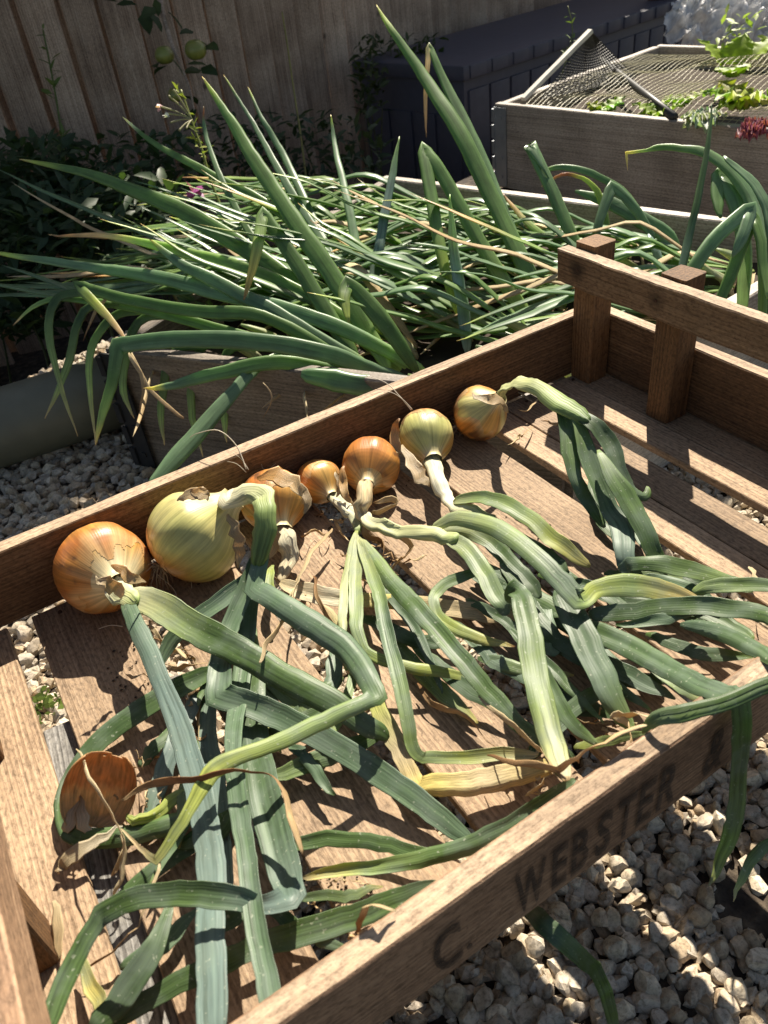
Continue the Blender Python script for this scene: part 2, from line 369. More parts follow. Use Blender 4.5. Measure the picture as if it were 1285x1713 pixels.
# a few tiny weeds between the stones
def weed_tuft(parent, c, n, size, col, seed):
    rr = random.Random(seed); V = []; Fc = []; Cc = []; U = []
    for _ in range(n):
        p = c+Vector((rr.gauss(0, size*.8), rr.gauss(0, size*.8), rr.uniform(0, size))); d = Vector((rr.gauss(0, 1), rr.gauss(0, 1), rr.uniform(.1, 1))).normalized(); s = d.orthogonal().normalized(); L = size*rr.uniform(.5, 1)
        b = len(V); V += [p, p+d*L*.5+s*L*.28, p+d*L, p+d*L*.5-s*L*.28]; Fc.append((b, b+1, b+2, b+3)); U += [(0, 0), (0, .5), (.5, 1), (1, .5)]
        g = rr.uniform(.7, 1.3); Cc += [tuple(x*g for x in col)]*4
    return V, Fc, Cc, U
w1 = weed_tuft(None, Z(85, 1180, GZ+.01), 60, .012, (.16, .22, .05), 3)
wo = put('ground_weed', w1[0], w1[1], None, MAT['foliage'], True, w1[3], w1[2]); tag(wo, 'tiny green weed between gravel seen through the tray gap', 'weed')

# ------------------------------------------------------------------ the tray
TW, TL, TH = .400, .6908, .0675
tray = empty('wooden_tray', (.348, .2, -.0085)); tag(tray, 'slatted wooden tray stamped in black, onions drying in it', 'tray')
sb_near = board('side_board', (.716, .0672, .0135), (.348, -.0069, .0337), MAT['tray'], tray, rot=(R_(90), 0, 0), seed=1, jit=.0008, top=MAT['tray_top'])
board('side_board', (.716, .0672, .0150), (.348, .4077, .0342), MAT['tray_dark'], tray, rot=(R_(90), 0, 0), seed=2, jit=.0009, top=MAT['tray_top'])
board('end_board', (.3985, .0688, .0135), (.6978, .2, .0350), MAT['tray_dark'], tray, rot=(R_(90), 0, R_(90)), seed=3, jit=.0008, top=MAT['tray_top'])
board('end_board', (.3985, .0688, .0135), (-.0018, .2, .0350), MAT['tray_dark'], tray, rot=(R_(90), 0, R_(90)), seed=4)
for k, (a, b) in enumerate(((-.009, .0585), (.078, .1500), (.1695, .2415), (.2610, .3330), (.3525, .4245), (.4440, .5155), (.5350, .5665), (.5672, .6062), (.6260, .6592), (.6599, .7045))):
    board('slat', (.3980, b-a, .008), ((a+b)/2, .2, -.0042+rnd.uniform(-.0006, .0002)), MAT['tray_slat'], tray, rot=(0, 0, R_(90)), seed=10+k, jit=.0007, bev=.0008)
for y in (.0135, .120+.004, .276+.004, .3870):
    for k, x in enumerate((.6757, .0193)):
        hh = .1465 if y > .3 else .1435
        board('post', (hh, .0275, .0275), (x, y-.0005 if y < .39 else y, hh/2+.0004), MAT['post'], tray, rot=(0, R_(-90), 0), seed=int(y*1000)+k, bev=.0016, jit=.0005)
def xp(px, py, X): d_ = ray(px, py); return CAM+d_*((X-CAM.x)/d_.x)
ra, rb = xp(966, 452, .646), xp(1097, 503, .646)
MAT['rail'] = wood('tray_rail_wood', (.10, .055, .028), (.22, .135, .075), (.34, .23, .14), grain=24, knots=.3, spots=[(ra.y-.2, ra.z-.1255, .012), (rb.y-.2, rb.z-.1255, .017)])
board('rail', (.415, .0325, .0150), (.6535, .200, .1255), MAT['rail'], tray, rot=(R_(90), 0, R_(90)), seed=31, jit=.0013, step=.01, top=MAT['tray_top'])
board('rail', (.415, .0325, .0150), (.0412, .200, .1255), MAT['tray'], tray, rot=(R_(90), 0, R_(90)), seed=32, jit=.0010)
bm = bmesh.new(); bmesh.ops.create_cone(bm, cap_ends=True, segments=10, radius1=.0019, radius2=.0015, depth=.0012); nail_me = bpy.data.meshes.new('nail'); bm.to_mesh(nail_me); bm.free(); nail_me.materials.append(plain('rusty_nail', (.07, .035, .02), .7, .4))
for x in (.025, .114, .206, .297, .388, .480, .571, .642):
    for y in (.012, .388):
        for dx in (-.018, .018):
            o = bpy.data.objects.new('nail', nail_me); COL.objects.link(o); o.location = (x+dx+rnd.uniform(-.004, .004), y+rnd.uniform(-.003, .003), .0004); adopt(o, tray)
for (q, X) in ((ra, .6458), (rb, .6458)):
    o = bpy.data.objects.new('nail', nail_me); COL.objects.link(o); o.location = (X, q.y, q.z); o.rotation_euler = (0, R_(-90), 0); adopt(o, tray)
# faded stencilled name on the near board
ki = NT('faded_ink'); tc = ki.n('TexCoord'); mpn = ki.n('Mapping'); mpn.inputs['Scale'].default_value = (.5, 3, 1); ki.l(tc.outputs['Object'], mpn.inputs[0])
n1 = ki.n('TexNoise', Scale=95.0, Detail=5.0, Roughness=.65); ki.l(mpn.outputs[0], n1.inputs['Vector']); ki.b.inputs['Base Color'].default_value = (.028, .02, .014, 1); ki.b.inputs['Roughness'].default_value = .9
tr = ki.n('BsdfTransparent'); mx = ki.n('MixShader'); ki.l(ki.math('MULTIPLY', ki.ramp(n1.outputs[0], [(.34, (0, 0, 0)), (.52, (1, 1, 1))]), .72), mx.inputs[0]); ki.l(tr.outputs[0], mx.inputs[1]); ki.l(ki.b.outputs[0], mx.inputs[2]); ki.l(mx.outputs[0], ki.out.inputs[0])
def lettering(ch, p0, p1, bold=.014):
    """p0, p1: lower-left and upper-right photo points on the outer face of the near board"""
    yb = -.0069-.00675-.0013
    a, b = YP(*p0, yb), YP(*p1, yb); cu = bpy.data.curves.new('lettering', 'FONT'); cu.body = ch; cu.offset = bold; cu.resolution_u = 3
    tmp = bpy.data.objects.new('tmp', cu); COL.objects.link(tmp); dg = bpy.context.evaluated_depsgraph_get(); me = bpy.data.meshes.new_from_object(tmp.evaluated_get(dg)); bpy.data.objects.remove(tmp)
    xs = [v.co.x for v in me.vertices]; ys = [v.co.y for v in me.vertices]; x0, x1, y0, y1 = min(xs), max(xs), min(ys), max(ys)
    for v in me.vertices:
        v.co = Vector(((v.co.x-x0)/(x1-x0)*(b.x-a.x), (v.co.y-y0)/(y1-y0)*(b.z-a.z), 0))
    me.materials.clear(); me.materials.append(ki.m)
    o = bpy.data.objects.new('letter', me); COL.objects.link(o); o.location = (a.x, yb, a.z); o.rotation_euler = (R_(90), 0, 0); adopt(o, sb_near); return o
yb = -.015
zb, zt = .0095, .0520
def letter_x(ch, pxl, pxr, zlo=zb, zhi=zt, bold=.028):
    # pxl, pxr: photo points at mid-height of the letter's left and right edge
    a, b = YP(*pxl, yb), YP(*pxr, yb)
    def ph(x, z): u = px_of(Vector((x, yb, z))); return (u[0], u[1])
    return lettering(ch, ph(a.x, zlo), ph(b.x, zhi), bold)
letter_x('C', (724, 1598), (772, 1565)); letter_x('.', (780, 1580), (790, 1573), .014, .020)
letter_x('W', (862, 1500), (914, 1462)); letter_x('E', (924, 1455), (950, 1436)); letter_x('B', (957, 1432), (986, 1411)); letter_x('S', (998, 1402), (1024, 1384))
letter_x('T', (1032, 1378), (1062, 1357)); letter_x('E', (1068, 1352), (1094, 1334)); letter_x('R', (1102, 1329), (1134, 1306)); letter_x('&', (1180, 1272), (1214, 1248))
# what the tray stands on at the near end
wp = board('weathered_plank', (.46, .10, .022), (.085, .05, -.0205-.0005), MAT['weathered'], None, rot=(0, 0, R_(84)), seed=51, jit=.002); tag(wp, 'grey weathered plank under the tray slats', 'plank')
for k, yy in enumerate((-.10, .19)):
    bl = board('support_block', (.10, .09, .168), (.085+.0105*(yy-.05)/.1, yy, -.0325-.085), MAT['weathered'], None, seed=60+k, jit=.002); tag(bl, ('weathered timber block under the near end of the grey plank', 'weathered timber block under the far end of the grey plank')[k], 'block')

# ------------------------------------------------------------------ raised beds
def plank_between(name, a, b, z0, z1, th, mat, parent, seed=0, jit=.001):
    a = Vector((a.x, a.y, 0)); b = Vector((b.x, b.y, 0)); d = b-a
    return board(name, (d.length, z1-z0, th), ((a.x+b.x)/2, (a.y+b.y)/2, (z0+z1)/2), mat, parent, rot=(R_(90), 0, math.atan2(d.y, d.x)), seed=seed, jit=jit, bev=.002)
BT = -.0135
bed1 = empty('raised_bed', (.7, .75, GZ)); tag(bed1, 'weathered plank raised bed full of onion plants behind the tray', 'raised bed')
plank_between('plank', BED_FL, BED_FR, BT-.195, BT, .02, MAT['bed_shaded'], bed1, 70)
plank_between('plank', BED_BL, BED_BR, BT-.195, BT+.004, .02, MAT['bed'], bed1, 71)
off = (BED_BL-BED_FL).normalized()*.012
plank_between('plank', BED_FL+off, BED_BL-off, BT-.195, BT-.003, .02, MAT['bed_shaded'], bed1, 72)
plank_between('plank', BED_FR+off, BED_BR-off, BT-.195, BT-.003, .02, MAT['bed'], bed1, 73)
def hinge(parent, c, d, z0, z1, name='hinge', mat=None, w=.045):
    """folded corner strap: plate lying on the plank face plus knuckles"""
    d = Vector((d.x, d.y, 0)).normalized(); n = Vector((-d.y, d.x, 0))
    bm = bmesh.new()
    def bx(o, sx, sy, sz):
        g = bmesh.ops.create_cube(bm, size=1)['verts']
        for v in g: v.co = o+d*(v.co.x*sx)+n*(v.co.y*sy)+Vector((0, 0, v.co.z*sz))
    bx(Vector((c.x, c.y, (z0+z1)/2))+d*(w/2), w, .003, z1-z0)
    for q in range(5): bx(Vector((c.x, c.y, z0+(q+.5)*(z1-z0)/5)), .009, .011, (z1-z0)/5*.8)
    for q in range(4): bx(Vector((c.x, c.y, z0+(q+.5)*(z1-z0)/4))+d*(w*.6), .007, .0075, .007)
    return fresh_bm(bm, name, mat or MAT['steel'], parent)
hinge(bed1, Vector((BED_FL.x, BED_FL.y))-off*1.05-Vector((.006, 0)), (BED_FR-BED_FL).normalized(), BT-.19, BT-.002, 'corner_strap', MAT['black_metal'], .03)
sv = []; sf = []; NG = 26
for j in range(NG+1):
    for i in range(NG+1):
        a = BED_FL.lerp(BED_FR, i/NG); b = BED_BL.lerp(BED_BR, i/NG); p = a.lerp(b, .015+.97*j/NG)
        sv.append(Vector((p.x, p.y, -.07+.016*noise.noise(Vector((p.x*14, p.y*14, 1)))+.006*noise.noise(Vector((p.x*60, p.y*60, 2))))))
sf = [(j*(NG+1)+i, j*(NG+1)+i+1, (j+1)*(NG+1)+i+1, (j+1)*(NG+1)+i) for j in range(NG) for i in range(NG)]
put('soil', sv, sf, bed1, MAT['soil'])
# second bed with the net
B2A = Z(838, 172, -.005); d2 = Vector((math.cos(R_(-80.0)), math.sin(R_(-80.0)))); e2 = Vector((math.cos(R_(12.5)), math.sin(R_(12.5)))); B2 = Vector((B2A.x, B2A.y))
bed2 = empty('raised_bed', (B2.x+.3, B2.y-.4, -.3)); tag(bed2, 'raised bed of grey planks under a draped green net', 'raised bed')
c1, c2, c3, c4 = B2, B2+d2*1.0, B2+d2*1.0+e2*.74, B2+e2*.74
plank_between('plank', c1-d2*.01, c2, -.205, -.005, .022, MAT['bed'], bed2, 81); plank_between('plank', c4, c3, -.205, -.005, .022, MAT['bed'], bed2, 82)
plank_between('plank', c1+e2*.0115, c4-e2*.0115, -.205, -.0065, .022, MAT['bed'], bed2, 83); plank_between('plank', c2+e2*.0115, c3-e2*.0115, -.205, -.0065, .022, MAT['bed'], bed2, 84)
hinge(bed2, Vector((c1.x, c1.y))-e2*.014-d2*.012, d2, -.20, -.012, w=.04)
sv = [Vector((p.x, p.y, -.06+.02*noise.noise(Vector((p.x*9, p.y*9, 0))))) for p in [(c1.lerp(c2, .01+.98*i/16)).lerp(c4.lerp(c3, .01+.98*i/16), .01+.98*j/16) for j in range(17) for i in range(17)]]
put('soil', sv, [(j*17+i, j*17+i+1, (j+1)*17+i+1, (j+1)*17+i) for j in range(16) for i in range(16)], bed2, MAT['soil'])

# ------------------------------------------------------------------ fence
fence = empty('fence', (F0.x, F0.y, -.5)); tag(fence, 'brown close-boarded timber fence along the back of the garden', 'fence')
fang = math.atan2(FU.y, FU.x); s = -2.3; k = 0
def fence_rot(a): return Matrix(((0, math.cos(a), math.sin(a)), (0, math.sin(a), -math.cos(a)), (1, 0, 0))).to_euler()
while s < 4.2:
    p = F0+FU*s; wd_ = rnd.uniform(.086, .097)
    board('fence_board', (2.12, wd_, .018), (p.x, p.y, -.53+1.06), MAT['fence'], fence, rot=fence_rot(fang+R_(rnd.uniform(-1.2, 1.2))), seed=300+k, jit=.003, step=.06, bev=.003)
    p = F0+FU*(s+.0585)-FN*.070
    board('fence_board', (2.10, .1165, .016), (p.x, p.y, -.53+1.05), MAT['fence'], fence, rot=fence_rot(fang), seed=600+k, jit=.002, step=.3)
    s += .1175; k += 1
for z in (-.2, .9): 
    p = F0+FU*.9-FN*.105; board('arris_rail', (6.4, .07, .05), (p.x, p.y, z), MAT['fence'], fence, rot=(0, 0, fang), seed=390)

# ------------------------------------------------------------------ storage box
BX = Z(775, 110, 0.0); ba = R_(12); bu = Vector((math.cos(ba), math.sin(ba), 0)); bn = Vector((-math.sin(ba), math.cos(ba), 0))
sbox = empty('storage_box', (BX.x, BX.y, -.52)); tag(sbox, 'dark navy plastic garden storage box against the fence', 'storage box')
BLn, BDp, BZ0, BZ1 = 1.42, .50, -.52, -.045
def obox(name, o, sx, sy, sz, parent, mat, bev=.004):
    """box from corner o along bu, bn, up"""
    bm = bmesh.new(); g = bmesh.ops.create_cube(bm, size=1)['verts']
    for v in g: v.co = Vector(((v.co.x+.5)*sx, (v.co.y+.5)*sy, (v.co.z+.5)*sz))
    if bev: bmesh.ops.bevel(bm, geom=bm.edges[:], offset=bev, segments=2, affect='EDGES', profile=.6)
    return fresh_bm(bm, name, mat, parent, loc=o, rot=(0, 0, ba), smooth=True, angle=R_(40))
o0 = Vector((BX.x, BX.y, BZ0))
obox('body', o0+bu*.012+bn*.012, BLn-.024, BDp-.024, BZ1-BZ0, sbox, MAT['box'])
nP = 13
for i in range(nP): obox('panel', o0+bu*(.03+i*(BLn-.06)/nP)+bn*.004+Vector((0, 0, .02)), (BLn-.06)/nP-.012, .012, BZ1-BZ0-.05, sbox, MAT['box'], .003)
for i in range(4): obox('panel', o0+bu*.004+bn*(.03+i*(BDp-.06)/4)+Vector((0, 0, .02)), .012, (BDp-.06)/4-.01, BZ1-BZ0-.12, sbox, MAT['box'], .003)
lid = obox('lid', o0-bu*.008-bn*.008+Vector((0, 0, BZ1-BZ0+.001)), BLn+.016, BDp+.016, .045, sbox, MAT['box'], .012)
for i in range(nP+1): obox('lid_rib', o0+bu*(.02+i*(BLn-.05)/nP)-bn*.013+Vector((0, 0, BZ1-BZ0+.006)), .075, .012, .036, sbox, MAT['box'], .003)
# ------------------------------------------------------------------ drain pipe on the gravel
pa = Z(0, 803, GZ+.012); pb = Z(200, 735, GZ+.012); pd = (pb-pa).normalized()
pc = [pa+pd*t+Vector((0, 0, .055)) + Vector((-pd.y, pd.x, 0))*.055 for t in (-.6, -.3, 0, .12, .30)]
V, Fc = tube_mesh(pc, .055, 28, False); pipe = put('drain_pipe', V, Fc, None, MAT['pipe']); tag(pipe, 'olive grey plastic pipe lying on gravel by the bed', 'pipe')
md = pipe.modifiers.new('wall', 'SOLIDIFY'); md.thickness = .004

# ------------------------------------------------------------------ leaves
PAL = dict(white=(.68, .64, .50), pale=(.50, .52, .28), lg=(.25, .34, .12), g=(.095, .165, .052), dg=(.05, .095, .033), b=(.175, .25, .225), bg=(.115, .185, .105),
           yg=(.33, .38, .09), y=(.60, .51, .18), dy=(.52, .40, .13), tan=(.50, .36, .20), straw=(.60, .50, .32), br=(.24, .12, .055), red=(.30, .10, .05))
NCAM = Vector((-.22, -.38, .90)).normalized()
def leaf(parent, pts, pal, name='leaf', flat=.13, N=None, zmin=None, per=None, K=18, dent=.35, mat=None, seed=0, wob=1.0, twist=0.0, tiplen=.0, lens=.45, step=.006, rdg=1.3, curl=.75):
    """hollow onion leaf: pts = [(Vector, width[, 'k' for a sharp fold])], pal = [(t, colour key)]"""
    rr = random.Random(seed*31+len(pts)); N = N or NCAM
    P = [(p[0].x, p[0].y, p[0].z, p[1]*.92) for p in pts]; kinks = [0]+[i for i, p in enumerate(pts) if len(p) > 2 and 0 < i < len(pts)-1]+[len(pts)-1]
    L = sum((pts[i+1][0]-pts[i][0]).length for i in range(len(pts)-1))
    per = per or max(3, min(14, int(L/step/(len(P)-1))+1))
    S = []; KI = set()
    for a, b in zip(kinks, kinks[1:]):
        seg = spline(P[a:b+1], per)
        if S: KI.add(len(S)-1); S += seg[1:]
        else: S = seg
    n = len(S); so = rr.random()*99
    V = []; Fc = []; U = []; Cc = []; prev = None; acc = 0
    pal = [(t, PAL[c] if isinstance(c, str) else c) for t, c in pal]; tone = rr.uniform(.85, 1.18)
    for i, (x, y, z, wd) in enumerate(S):
        t = i/(n-1); p = Vector((x, y, z)); a = Vector(S[max(i-1, 0)][:3]); b = Vector(S[min(i+1, n-1)][:3]); T = b-a
        if i in KI: T = (p-a).normalized()+(b-p).normalized()
        T = T.normalized() if T.length > 1e-7 else Vector((0, 0, 1))
        if i: acc += (p-Vector(S[i-1][:3])).length
        sd = T.cross(N)
        if prev is not None:
            if sd.dot(prev) < 0 and sd.length < .35: sd = -sd
            wgt = min(1, sd.length*1.3); sd = (sd.normalized() if sd.length > 1e-6 else prev)*wgt + prev*(1.12-wgt)
        sd = sd.normalized() if sd.length > 1e-6 else T.orthogonal().normalized(); prev = sd
        nr = sd.cross(T)
        if twist:
            q = Matrix.Rotation(twist*t*6.283, 3, T); sd2 = q @ sd; nr = q @ nr
        else: sd2 = sd
        wd = max(.0006, wd*(1+wob*.10*noise.noise(Vector((t*9, so, 3)))+wob*.09*noise.noise(Vector((acc*110, so, 5)))))
        if tiplen and t > 1-tiplen: wd *= max(.06, ((1-t)/tiplen)**.6)
        near = min([abs(i-k) for k in KI]+[99])
        fl = flat*(1+.5*wob*noise.noise(Vector((t*5, so, 7)))); 
        if near < 3: fl *= (.45, .7, .9)[near]; wd *= (1.12, 1.05, 1.0)[near]
        ie = min(i, n-1-i)
        if ie < 4: wd *= (.35, .72, .9, .97)[ie]
        th = wd*fl
        if zmin is not None: p.z = max(p.z, zmin+th*.52)
        p += sd2*(wob*(.0014*noise.noise(Vector((t*8, so, 1)))+.0006*noise.noise(Vector((acc*140, so, 1)))))+nr*(wob*(.0012*noise.noise(Vector((t*8, so, 2)))+.0007*noise.noise(Vector((acc*160, so, 2)))))
        c = pal[-1][1]
        for (t0, c0), (t1, c1) in zip(pal, pal[1:]):
            if t <= t1:
                f = max(0, min(1, (t-t0)/max(1e-6, t1-t0))); c = tuple(u*(1-f)+v*f for u, v in zip(c0, c1)); break
        m = tone*(1+.16*noise.noise(Vector((t*6, so, 21)))); c = tuple(u*m for u in c)
        cu = curl*(.15+noise.noise(Vector((t*3.2, so, 41))))*(1 if near > 2 else .2)
        dn = dent*(.7+.9*noise.noise(Vector((t*4, so, 11)))); dc = .35*noise.noise(Vector((t*3, so, 15)))
        for k in range(K):
            an = 2*math.pi*k/K; cx = math.cos(an); sy = math.sin(an)
            h = sy*(abs(sy)**lens)*(1-dn*math.exp(-((cx-dc)/.30)**2)*(1 if sy > 0 else .3)+rdg*abs(sy)*noise.noise(Vector((cx*2.6+so, t*1.5, 31+(sy > 0)))))
            V.append(p+sd2*(cx*wd/2)+nr*(h*th/2+cu*wd*(cx*cx-.4)*.5)); U.append((k/K*2 if k <= K/2 else 2-k/K*2, acc/.05)); Cc.append(c)
    for i in range(n-1):
        for k in range(K):
            k2 = (k+1) % K; Fc.append((i*K+k, i*K+k2, (i+1)*K+k2, (i+1)*K+k))
    Fc.append(tuple(reversed(range(K)))); Fc.append(tuple((n-1)*K+k for k in range(K)))
    return put(name, V, Fc, parent, mat or MAT['leaf'], True, U, Cc)
def tp(spec):
    """tray points: (px, py, height mm or ('y', plane), width px) -> (Vector, width m)"""
    out = []
    for q in spec:
        p = YP(q[0], q[1], q[2][1]) if isinstance(q[2], tuple) else Z(q[0], q[1], q[2]/1000); out.append((p, q[3]*depth(p)/FPX)+tuple(q[4:]))
    return out
_ls = [0]
def tleaf(parent, spec, pal, pre=(), **kw):
    _ls[0] += 1; spec = list(pre)+list(spec); kw.setdefault('zmin', .0005); kw.setdefault('seed', _ls[0]); return leaf(parent, tp(spec), pal, **kw)
GR = [(0, 'lg'), (.15, 'g'), (.8, 'g'), (1, 'lg')]
DG = [(0, 'g'), (.3, 'dg'), (.9, 'g'), (1, 'lg')]
BL = [(0, 'lg'), (.08, 'bg'), (.3, 'b'), (1, 'b')]
BG = [(0, 'g'), (.3, 'bg'), (1, 'bg')]
PG = [(0, 'white'), (.12, 'pale'), (.26, 'lg'), (.34, 'g'), (1, 'g')]
YG = [(0, 'pale'), (.3, 'lg'), (.7, 'yg'), (1, 'y')]
TN = [(0, 'tan'), (.4, 'straw'), (.7, 'tan'), (1, 'straw')]

# ------------------------------------------------------------------ onions in the tray
def mixc(a, b, f): return tuple(x*(1-f)+y*f for x, y in zip(a, b))
OR = (.54, .235, .055); ORD = (.40, .125, .03); GOLD = (.62, .36, .10); FLESH = (.54, .47, .20); FLG = (.42, .43, .15); PALE = (.66, .56, .34)
def onion(label, cpx, rpx, nk, squash=.92, neckr=.26, cap=.6, peel=.5, seed=0, lift=1.0):
    rr = random.Random(seed); r = .03
    for _ in range(6): C = Z(cpx[0], cpx[1], r*lift); r = rpx*depth(C)/FPX
    on = empty('onion', (C.x, C.y, 0)); tag(on, label, 'onion', 'onions drying in the tray')
    nkp = Z(nk[0], nk[1], nk[2]/1000); ax = (nkp-C).normalized(); e1 = ax.orthogonal().normalized(); e2 = ax.cross(e1)
    NS, NR = 56, 30; V = []; Fc = []; U = []; Cc = []
    prof = []
    for j in range(NR+1):
        u = j/NR; th = math.pi*(u*.955+.012); s = -math.cos(th)*squash; q = math.sin(th)**.92
        if u > .62:   # shoulder running out into the neck
            f = (u-.62)/.38; f2 = f*f*(3-2*f); q = q*(1-f2)+neckr*f2; s = s*(1-f2)+(squash*.82+.42*f)*f2
        prof.append((s, q))
    for j, (s, q) in enumerate(prof):
        u = j/NR
        for k in range(NS):
            an = 2*math.pi*k/NS; d = e1*math.cos(an)+e2*math.sin(an)
            nz = noise.noise(d*1.2+ax*(s*.8)+Vector((seed*7.1, 0, 0)))
            rad = r*q*(1+.06*nz+.02*noise.noise(d*3.5+ax*(s*2)+Vector((seed, 4, 0)))+.012*math.cos(an*9+seed)*(u**2)); p = C+ax*(s*r)+d*rad; V.append(p); U.append((k/NS, u))
            pe = noise.noise(Vector((math.cos(an)*1.1+seed*3, math.sin(an)*1.1, u*.9)))*.9+peel*2-1
            pe = max(0, min(1, pe*3+.5))*max(0, min(1, (u-.16+.10*noise.noise(Vector((an*1.2, seed, 0))))/.22))
            skin = mixc(OR, GOLD, max(0, min(1, .5+.9*noise.noise(Vector((an*1.6, u*2.0, seed)))))); skin = mixc(skin, ORD, max(0, .55-u)*1.0)
            fl = mixc(FLESH, FLG, max(0, min(1, .5+noise.noise(Vector((an, u*2, seed+9)))))); c = mixc(skin, fl, pe)
            uu = .78-.10*(seed == 1)+.06*noise.noise(Vector((an*2.5, seed, 3)))
            if u > uu: c = mixc(c, PALE, min(1, (u-uu)/.14))
            c = mixc(c, (.15, .08, .035), max(0, min(.8, (.30-u)*2.5*(.5+noise.noise(Vector((an*2.2, u*7, seed+3)))))))
            if u < .06: c = (.13, .08, .045)
            Cc.append(c)
    for j in range(NR):
        for k in range(NS): Fc.append((j*NS+k, j*NS+(k+1) % NS, (j+1)*NS+(k+1) % NS, (j+1)*NS+k))
    Fc.append(tuple(reversed(range(NS))))
    put('bulb', V, Fc, on, MAT['bulb'], True, U, Cc)
    # torn outer skin
    NS0, NR0, VB = NS, NR, V; NS, NR = NS*3, NR*3
    V2 = []; F2 = []; U2 = []; C2 = []; use = {}
    def vid(j, k):
        key = (j, k % NS)
        if key not in use:
            kk = k % NS; j0, k0 = min(j//3, NR0-1), kk//3; fj, fk = j/3-j0, kk/3-k0; q00, q01, q10, q11 = VB[j0*NS0+k0], VB[j0*NS0+(k0+1) % NS0], VB[(j0+1)*NS0+k0], VB[(j0+1)*NS0+(k0+1) % NS0]; p = (q00*(1-fk)+q01*fk)*(1-fj)+(q10*(1-fk)+q11*fk)*fj; d = (p-C).normalized(); an = 2*math.pi*(k % NS)/NS
            e = mask(j, k); use[key] = len(V2); V2.append(p+d*(.00025+.0010*max(0, .10-e)*6*max(0, noise.noise(p*60)-.1))); U2.append((k % NS/NS, j/NR))
            dk = max(0, min(.85, (noise.noise(p*55+Vector((seed*9, 0, 0)))+.35*noise.noise(p*190)-(0, .36, .10, .0, .30, .30, .02, .04)[seed])*4)); C2.append(mixc(mixc(mixc(OR, ORD, max(0, min(1, .35+.9*noise.noise(p*45)))), (.13, .055, .025), dk), (.66, .46, .22), max(0, min(.9, .75-e*2.6))))
        return use[key]
    def mask(j, k):
        an = 2*math.pi*(k % NS)/NS; u = j/NR
        return (cap-u)*2.0+.55*noise.noise(Vector((math.cos(an)*.9+seed*5, math.sin(an)*.9, u*.5)))+.22*noise.noise(Vector((math.cos(an)*3+seed, math.sin(an)*3, u*3)))+.05*noise.noise(Vector((an*7, u*5, seed)))
    for j in range(1, int(NR*.80)):
        for k in range(NS):
            if min(mask(j, k), mask(j+1, k), mask(j, k+1), mask(j+1, k+1)) > 0: F2.append((vid(j, k), vid(j, k+1), vid(j+1, k+1), vid(j+1, k)))
    if F2:
        put('outer_skin', V2, F2, on, MAT['bulb'], True, U2, C2)
    # root plate with hair roots
    parts = []; rp = C-ax*(squash*r*.985)
    for q in range(44):
        d = (-ax*rr.uniform(.4, 1)+e1*rr.gauss(0, .75)+e2*rr.gauss(0, .75)).normalized(); Lr = r*rr.uniform(.18, .70); p = rp+e1*rr.gauss(0, r*.07)+e2*rr.gauss(0, r*.07); ps = [p]
        for t in range(4): d = (d+Vector((rr.gauss(0, .35), rr.gauss(0, .35), rr.gauss(0, .25)-.1))).normalized(); p = p+d*Lr/4; p.z = max(p.z, .0006); p.y = min(p.y, .3985) if p.z < .067 else p.y; ps.append(p)
        parts.append(tube_mesh(ps, [.0006, .0005, .0004, .0003, .00015], 4))
    Vr, Fr = join_parts(parts); put('roots', Vr, Fr, on, MAT['root'])
    return on, C, ax, r, neckr
def strand(parent, pts, wd=.0022, pal=TN, name='dry_strip', flat=.18, tw=.6, seed=1): 
    return leaf(parent, [(p, w_*1.0) for p, w_ in pts], pal, name, flat=flat, dent=.1, mat=MAT['dry'], zmin=.0004, K=8, seed=seed, twist=tw, wob=1.6)
def tstrip(parent, spec, pal=TN, tw=.4, **kw):
    _ls[0] += 1; kw.setdefault('flat', .13); return leaf(parent, [(q[0], q[1]*1.35)+tuple(q[2:]) for q in tp(spec)], pal, 'dry_strip', dent=.15, mat=MAT['dry'], zmin=.0004, K=8, seed=_ls[0], twist=tw, wob=1.6, **kw)
O = {}
O[1] = onion('big orange onion with a pale neck that splits into a blue-green leaf', (172, 950), 77, (232, 1012, 52), .93, .30, cap=0.8, peel=0.1, seed=1)
O[2] = onion('largest onion, pale greenish bulb with its neck bent over', (325, 897), 80, (405, 820, 62), .90, .28, cap=0.22, peel=0.85, seed=2)
O[3] = onion('brown onion with torn papery skin, between the largest onion and the smallest', (458, 838), 55, (482, 935, 12), .95, .34, cap=0.66, peel=0.3, seed=3)
O[4] = onion('smallest golden onion, third of the row with neck twisted into its neighbour', (533, 806), 38, (590, 868, 16), 1.0, .26, cap=0.6, peel=0.22, seed=4)
O[5] = onion('round golden orange onion with its dry neck pointing at the camera', (621, 779), 49, (606, 850, 30), .95, .24, cap=0.84, peel=0.08, seed=5)
O[6] = onion('pear-shaped yellow-green onion with a brown root end and long pale neck', (712, 732), 47, (744, 832, 14), 1.02, .34, cap=0.34, peel=0.75, seed=6)
O[7] = onion('orange brown onion nearest the slatted end, its neck arching up', (803, 690), 46, (872, 640, 68), .93, .26, cap=0.62, peel=0.4, seed=7)
E1, E2, E3, E4, E5, E6, E7 = [O[i][0] for i in range(1, 8)]
def neck(e, spec, pal, root=True, **kw):
    kw.setdefault('flat', .55); kw.setdefault('dent', .35); kw.setdefault('wob', 2.0); _ls[0] += 1; q = tp(spec)
    if root:
        C, ax, r, nr_ = next((t[1], t[2], t[3], t[4]) for t in O.values() if t[0] == e)
        q = [(C+ax*(r*.75), r*nr_*2.1), (C+ax*(r*1.12), r*nr_*2.0)] + q
    kw.setdefault('mat', MAT['neck'])
    return leaf(e, q, pal, name='neck', K=16, seed=_ls[0], zmin=.0005, lens=.0, rdg=1.2, curl=.15, **kw)
NKP = [(0, 'straw'), (.4, 'white'), (.75, 'pale'), (1, 'lg')]
